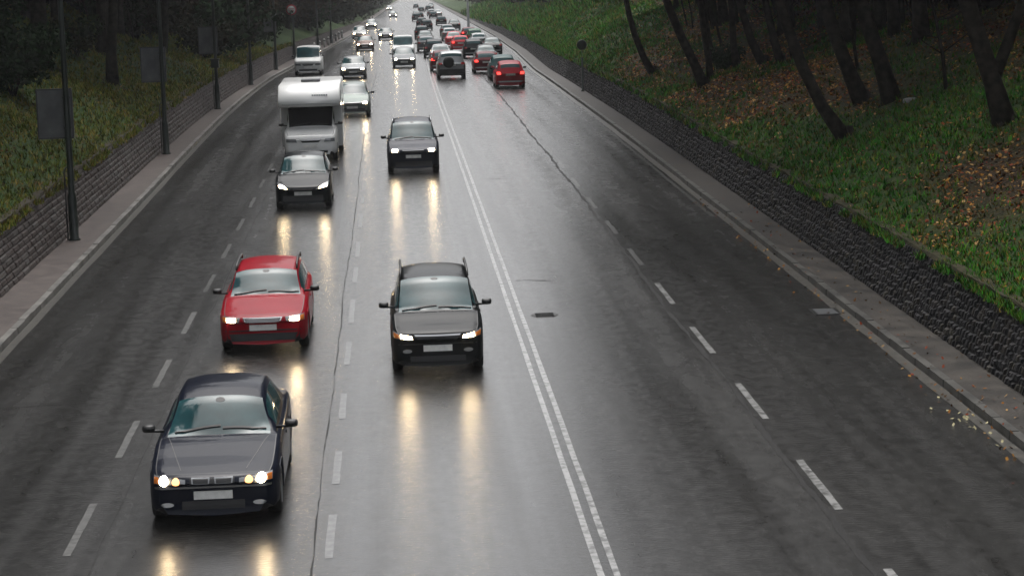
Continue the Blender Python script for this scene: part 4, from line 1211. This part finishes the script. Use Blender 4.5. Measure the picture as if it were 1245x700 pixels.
# 5 dark blue people carrier
MP2 = dict(MPV, L=4.6, W=1.80, H=1.72, hz=.80, wr=.32, deck=[(0, .74), (.05, .83), (.2, .88), (.6, .97), (1.02, 1.08), (3.0, 1.09), (4.5, 1.09), (4.6, .92)], rroof=4.1, rbase=4.55, mirz=1.17)
k = build_car(MP2, PNT['dblue']); front_kit(k, MP2, style='tall'); wipers(k, MP2, MP2['L']); roof_rails(k, MP2, M['steel'], .03)
place(k[0], .66, 74.4, MP2['L']); k[0].name = 'people_carrier'; tag(k[0], 'dark blue people carrier with lit headlights, alone right of the motorhome', 'car')

# 6 motorhome
def motorhome():
    root = empty('motorhome'); L = 5.9
    wh = mat('motorhome white', (.80, .81, .80), rough=.35, coat=.6, vary=.04, vscale=1.2)
    cab = dict(kind='mpv', L=2.35, W=1.96, H=2.02, cowl=.80, wtop=1.42, rroof=2.2, rbase=2.34, deck=[(0, .80), (.05, .93), (.2, 1.02), (.8, 1.22), (1.6, 1.24), (2.25, 1.24), (2.35, 1.2)],
               fw=.80, rwh=1.9, wr=.33, mir=1.1, doors=[(.98, 1.85)], rw=.84, bow=.08, sill=.28, mirz=1.32, hz=.80, wbow=.06)
    kk = build_car(cab, wh); front_kit(kk, cab, lamps=False, style='tall'); wipers(kk, cab, cab['L'])
    dark = mat('dark cab glass', (.010, .009, .012), rough=.1, ior=1.35)
    for ch in list(kk[0].children):
        if ch.name.startswith('wheel') and ch.location.y >= 0 and False: pass
        if ch.name.startswith(('windshield', 'side_window')):
            ch.data.materials.clear(); ch.data.materials.append(dark)
        if ch.name.startswith('rear_window'):
            bpy.data.objects.remove(ch); continue
        if ch.name.startswith('wheel') and not ch.name.startswith('wheel_wells') and sum(v.co.y for v in ch.data.vertices) / len(ch.data.vertices) > 0:
            for g in list(ch.children): bpy.data.objects.remove(g)
            bpy.data.objects.remove(ch); continue
        for v in ch.data.vertices: v.co.y += (cab['L'] - L) / 2
        for g in ch.children:
            for v in g.data.vertices: v.co.y += (cab['L'] - L) / 2
            for g2 in g.children:
                for v in g2.data.vertices: v.co.y += (cab['L'] - L) / 2
        ch.parent = root
    bpy.data.objects.remove(kk[0])
    # living body with overcab: side outline extruded, rounded front
    prof = [(-2.42, 1.98), (-2.50, 2.02), (-2.56, 2.12), (-2.54, 2.24), (-2.40, 2.46), (-2.10, 2.68), (-1.80, 2.76), (2.7, 2.78), (2.92, 2.70), (2.95, 2.5), (2.95, .45), (2.6, .36), (-.45, .36), (-.55, 1.0), (-.62, 1.95)]
    b = MB(); rows = []
    Wd = 1.14
    for t, inset in ((-1, .05), (-1, 0.0), (-.6, 0), (0, 0), (.6, 0), (1, 0.0), (1, .05)):
        row = []
        for (y, z) in prof:
            cy, cz = 0.4, 1.6
            x = t * Wd
            ed = .0
            if inset: x = t * (Wd + 0.0); y2 = y + (cy - y) / max(.5, abs(cy - y)) * .0; row.append((x, y, z))
            else: x = t * (Wd - .0) if abs(t) < 1 else t * (Wd - .001); row.append((x, y, z))
        row.append(row[0]); rows.append(row)
    # simple rounded-edge shell: shrink outer rings
    def shrink(row, d, x):
        out = []
        for (xx, y, z) in row:
            out.append((x, y * (1 - d / 2.9) + .0, 1.6 + (z - 1.6) * (1 - d / 1.2)))
        return out
    base = rows[3]; R2 = [shrink(base, .06, -Wd), shrink(base, .02, -Wd + .015), shrink(base, 0, -Wd + .05), shrink(base, 0, -.5), shrink(base, 0, 0), shrink(base, 0, .5), shrink(base, 0, Wd - .05), shrink(base, .02, Wd - .015), shrink(base, .06, Wd)]
    # bow the overcab nose in plan
    R2 = [[(x, y + (.16 * (abs(x) / Wd) ** 2.5 if y < -2.0 else 0), z) for x, y, z in row] for row in R2]
    b.quadgrid(R2, 0)
    for row, fl in ((R2[0], False), (R2[-1], True)):
        q = len(b.v); b.v += row[:-1]; f = tuple(range(q, q + len(row) - 1)); b.f.append(f[::-1] if fl else f); b.m.append(0)
    body = b.build('living_body', wh, root, angle=40)
    b = MB(); b.box(-1.0, 1.0, -2.565, -2.53, 2.085, 2.10); b.build('moulding', mat('grey moulding', (.30, .31, .32), rough=.5), body, smooth=False)
    # small grey maker's lettering bar, unreadable in the photo
    b = MB()
    for i in range(7): b.box(.10 + i * .085, .10 + i * .085 + .06, -2.447 , -2.415 , 2.37, 2.43)
    b.build('badge_bars', mat('grey lettering', (.30, .32, .36), rough=.5), body, smooth=False)
    b = MB(); b.box(1.141, 1.155, -1.9, -1.2, 2.15, 2.5); b.box(1.141, 1.155, .6, 1.6, 1.5, 2.0); b.build('side_window', dark, body, smooth=False)
    b = MB(); b.box(-.35, .35, -.4, .3, 2.78, 2.86); b.build('roof_hatch', M['panel'], root, smooth=False)
    for sx in (1, -1):
        b = MB(); b.lathe([(.19, -.1), (.31, -.1), (.33, -.07), (.33, .07), (.31, .1), (.19, .1)], sx * 1.0, 1.6, .33, 'x', 20); w = b.build('wheel', M['tyre'], root)
        b = MB(); b.lathe([(0, sx * .06), (.08, sx * .06), (.2, sx * .05)], sx * 1.0, 1.6, .33, 'x', 18); b.build('rim', M['steel'], w)
    b = MB(); b.box(-.95, .95, -.6, 2.9, .28, .40); b.build('chassis', M['trim'], root, smooth=False)
    return root, L
mh, mL = motorhome(); place(mh, -3.02, 79.8, mL); tag(mh, 'white motorhome with bulging overcab behind the dark hatchback', 'motorhome')

# other oncoming vehicles
def other(spec, pm, x, Y, label, name, cat='car', back=False, lamps=True, style='tall', lit=False, detail=1, rail=None):
    kk = build_car(spec, pm, detail)
    if back: rear_kit(kk, spec, lit)
    else: front_kit(kk, spec, lamps=lamps, style=style)
    if rail: roof_rails(kk, spec, rail, .03)
    place(kk[0], x, Y, spec['L'], back); kk[0].name = name; tag(kk[0], label, cat); return kk[0]
WAG2 = dict(WAG, hz=.66); HAT2 = dict(HAT, hz=.66); SED2 = dict(SED, hz=.66, L=4.4, W=1.7, cowl=1.35, wtop=2.0, rroof=2.95, rbase=3.6, rwh=3.4, deck=[(0, .60), (.05, .68), (.2, .73), (.7, .82), (1.35, .94), (2.8, .97), (3.6, 1.0), (4.2, .97), (4.4, .84)], doors=[(1.42, 2.3)])
PNT['palegreen'] = paint('pale silver green paint', (.20, .235, .215), .3)
other(HAT2, PNT['palegreen'], -1.85, 101.8, 'pale silver-green hatchback partly hidden behind the right side of the motorhome', 'hatchback_car')
other(WAG2, PNT['silver'], -2.42, 141.0, 'silver car with lit headlights just above the motorhome roof', 'estate_car')
VANo = other(VAN, PNT['white'], -5.62, 150.0, 'white van in the left lane beside the sixth lamp post', 'van', 'van', lamps=False)
other(SED2, PNT['grey'], .98, 158.0, 'grey car with lit headlights closely followed by a white van', 'saloon_car')
other(dict(VAN, L=4.9, W=1.85), PNT['white'], 1.05, 176.0, 'white van tailing the grey car in the inner lane', 'van', 'van', lamps=False)
other(SED2, PNT['gold'], -2.35, 207.0, 'bronze car with lit headlights far up the left lanes', 'saloon_car')
other(WAG2, PNT['grey'], -.45, 251.0, 'grey car with two bright headlights behind the bronze car', 'estate_car')
other(HAT2, PNT['white'], -3.6, 262.0, 'white hatchback hugging the far left kerb behind the bronze car', 'hatchback_car')
other(SED2, PNT['silver'], -2.7, 330.0, 'silver car with lit headlights near the far bend', 'saloon_car')
other(HAT2, PNT['dgrey'], .9, 460.0, 'tiny dark oncoming car in the middle of the far road', 'hatchback_car')
other(SED2, PNT['silver'], .2, 640.0, 'farthest oncoming car, a speck with lit headlights at the top', 'saloon_car')

# queue on the right, seen from behind
SUV2 = dict(SUV, tz=.98)
j = other(SUV2, PNT['silver'], 3.74, 135.0, 'silver off-roader with dark bumper seen from behind, nearest in its lane', 'off_roader', back=True, detail=2)
jb = [o_ for o_ in j.children if o_.name.startswith('body')][0]
b = MB(); b.box(-.80, .80, SUV['L'] / 2 - .03, SUV['L'] / 2 + .07, .36, .66); b.box(-.74, .74, SUV['L'] / 2 + .07, SUV['L'] / 2 + .085, .60, .63)
b.build('bumper', M['black_plastic'], j, smooth=False)
b = MB(); b.lathe([(0, .09), (.20, .09), (.33, .06), (.35, 0), (.33, -.06)], 0, 0, 0, 'y', 22); sp = b.build('spare_wheel', M['tyre'], j); sp.location = (.18, SUV['L'] / 2 + .02, .98 + .1)
other(dict(HAT2, tz=.86), PNT['red'], 6.62, 121.5, 'red hatchback seen from behind, last car of the right-hand queue', 'hatchback_car', back=True, detail=2, lit=True)
Q = [(8.5, 182.0, SED2, 'dgrey', 'dark grey saloon by the right kerb just before the red cars', 0), (8.6, 238.0, WAG2, 'maroon', 'maroon estate beyond the green hatchback at the right kerb', 1), (6.75, 131.5, HAT2, 'teal', 'dark teal car directly ahead of the red hatchback', 0), (6.25, 143.0, WAG2, 'maroon', 'maroon estate two places ahead of the red hatchback', 1), (6.9, 157.5, SED2, 'dgrey', 'dark grey saloon with black roof ahead of the maroon estate', 0),
     (3.55, 149.0, WAG2, 'maroon', 'maroon car just ahead of the silver off-roader', 1), (3.75, 163.0, SED2, 'silver', 'silver saloon second ahead of the off-roader', 0), (3.6, 180.0, HAT2, 'dgrey', 'dark hatchback third ahead of the off-roader', 0), (3.3, 198.0, WAG2, 'grey', 'grey estate fourth ahead of the off-roader', 0),
     (6.7, 176.0, HAT2, 'black', 'black hatchback ahead of the dark grey saloon', 0), (6.3, 196.0, WAG2, 'brightred', 'bright red car in the middle of the queue', 1), (6.2, 212.0, SED2, 'brightred', 'second bright red car, just beyond the first', 0), (8.3, 205.0, WAG2, 'silver', 'silver estate by the right kerb beside the red cars', 0), (8.6, 222.0, HAT2, 'green', 'green hatchback by the right kerb beside the mast', 0),
     (3.6, 222.0, SED2, 'black', 'black saloon near the centre line left of the red cars', 0), (3.7, 252.0, HAT2, 'dgrey', 'dark hatchback far along, hugging the centre line', 0), (6.5, 238.0, WAG2, 'silver', 'silver estate beyond the two red cars', 0), (6.9, 262.0, WAG2, 'grey', 'grey estate level with the pale mast', 0)]
for x, Y, sp_, c, lab, lit in Q:
    other(sp_, PNT[c], x + 0.0, Y, lab, {'hatch': 'hatchback_car', 'wagon': 'estate_car', 'sedan': 'saloon_car'}[sp_['kind']], back=True, lit=bool(lit), detail=0)
FQ = [(5.0, 400, 'dgrey', HAT2), (5.9, 425, 'black', WAG2), (5.6, 445, 'dgrey', SED2), (8.7, 430, 'dgrey', WAG2), (9.0, 470, 'grey', HAT2), (10.2, 455, 'silver', SED2), (8.3, 560, 'black', WAG2), (10.6, 590, 'dgrey', HAT2), (8.6, 690, 'black', WAG2), (12.3, 640, 'grey', SED2), (13.5, 700, 'black', WAG2), (4.9, 330, 'dgrey', HAT2), (8.2, 345, 'black', WAG2), (5.2, 305, 'black', HAT2), (8.9, 300, 'dgrey', SED2)]
protoq = {}
for x, Y, c, sp_ in FQ:
    key = (c, sp_['kind'])
    if key in protoq:
        o = copy_tree(protoq[key])
    else:
        kk = build_car(sp_, PNT[c], 0); rear_kit(kk, sp_, False); o = kk[0]; protoq[key] = o
    place(o, x, Y, sp_['L'], True); o.name = 'distant_car'
    tag(o, 'tiny dark car driving away at the far top of the road', 'car', 'distant cars driving away at the top of the road')

# ------------------------------------------------------------------ the damp air
hb = MB(); hb.box(-900, 900, -70, 1750, -60, 60)
hz = hb.build('haze', None, smooth=False) if False else None
me = bpy.data.meshes.new('haze'); me.from_pydata(hb.v, [], hb.f); hz = bpy.data.objects.new('haze', me); C.objects.link(hz)
hm = bpy.data.materials.new('damp air'); hm.use_nodes = True; n = hm.node_tree; n.nodes.clear()
pv = n.nodes.new('ShaderNodeVolumePrincipled'); pv.inputs['Color'].default_value = (.80, .82, .84, 1); pv.inputs['Density'].default_value = .00024
on = n.nodes.new('ShaderNodeOutputMaterial'); n.links.new(pv.outputs[0], on.inputs['Volume'])
me.materials.append(hm); tag(hz, 'thin grey damp air over the whole road', 'haze', kind='stuff')
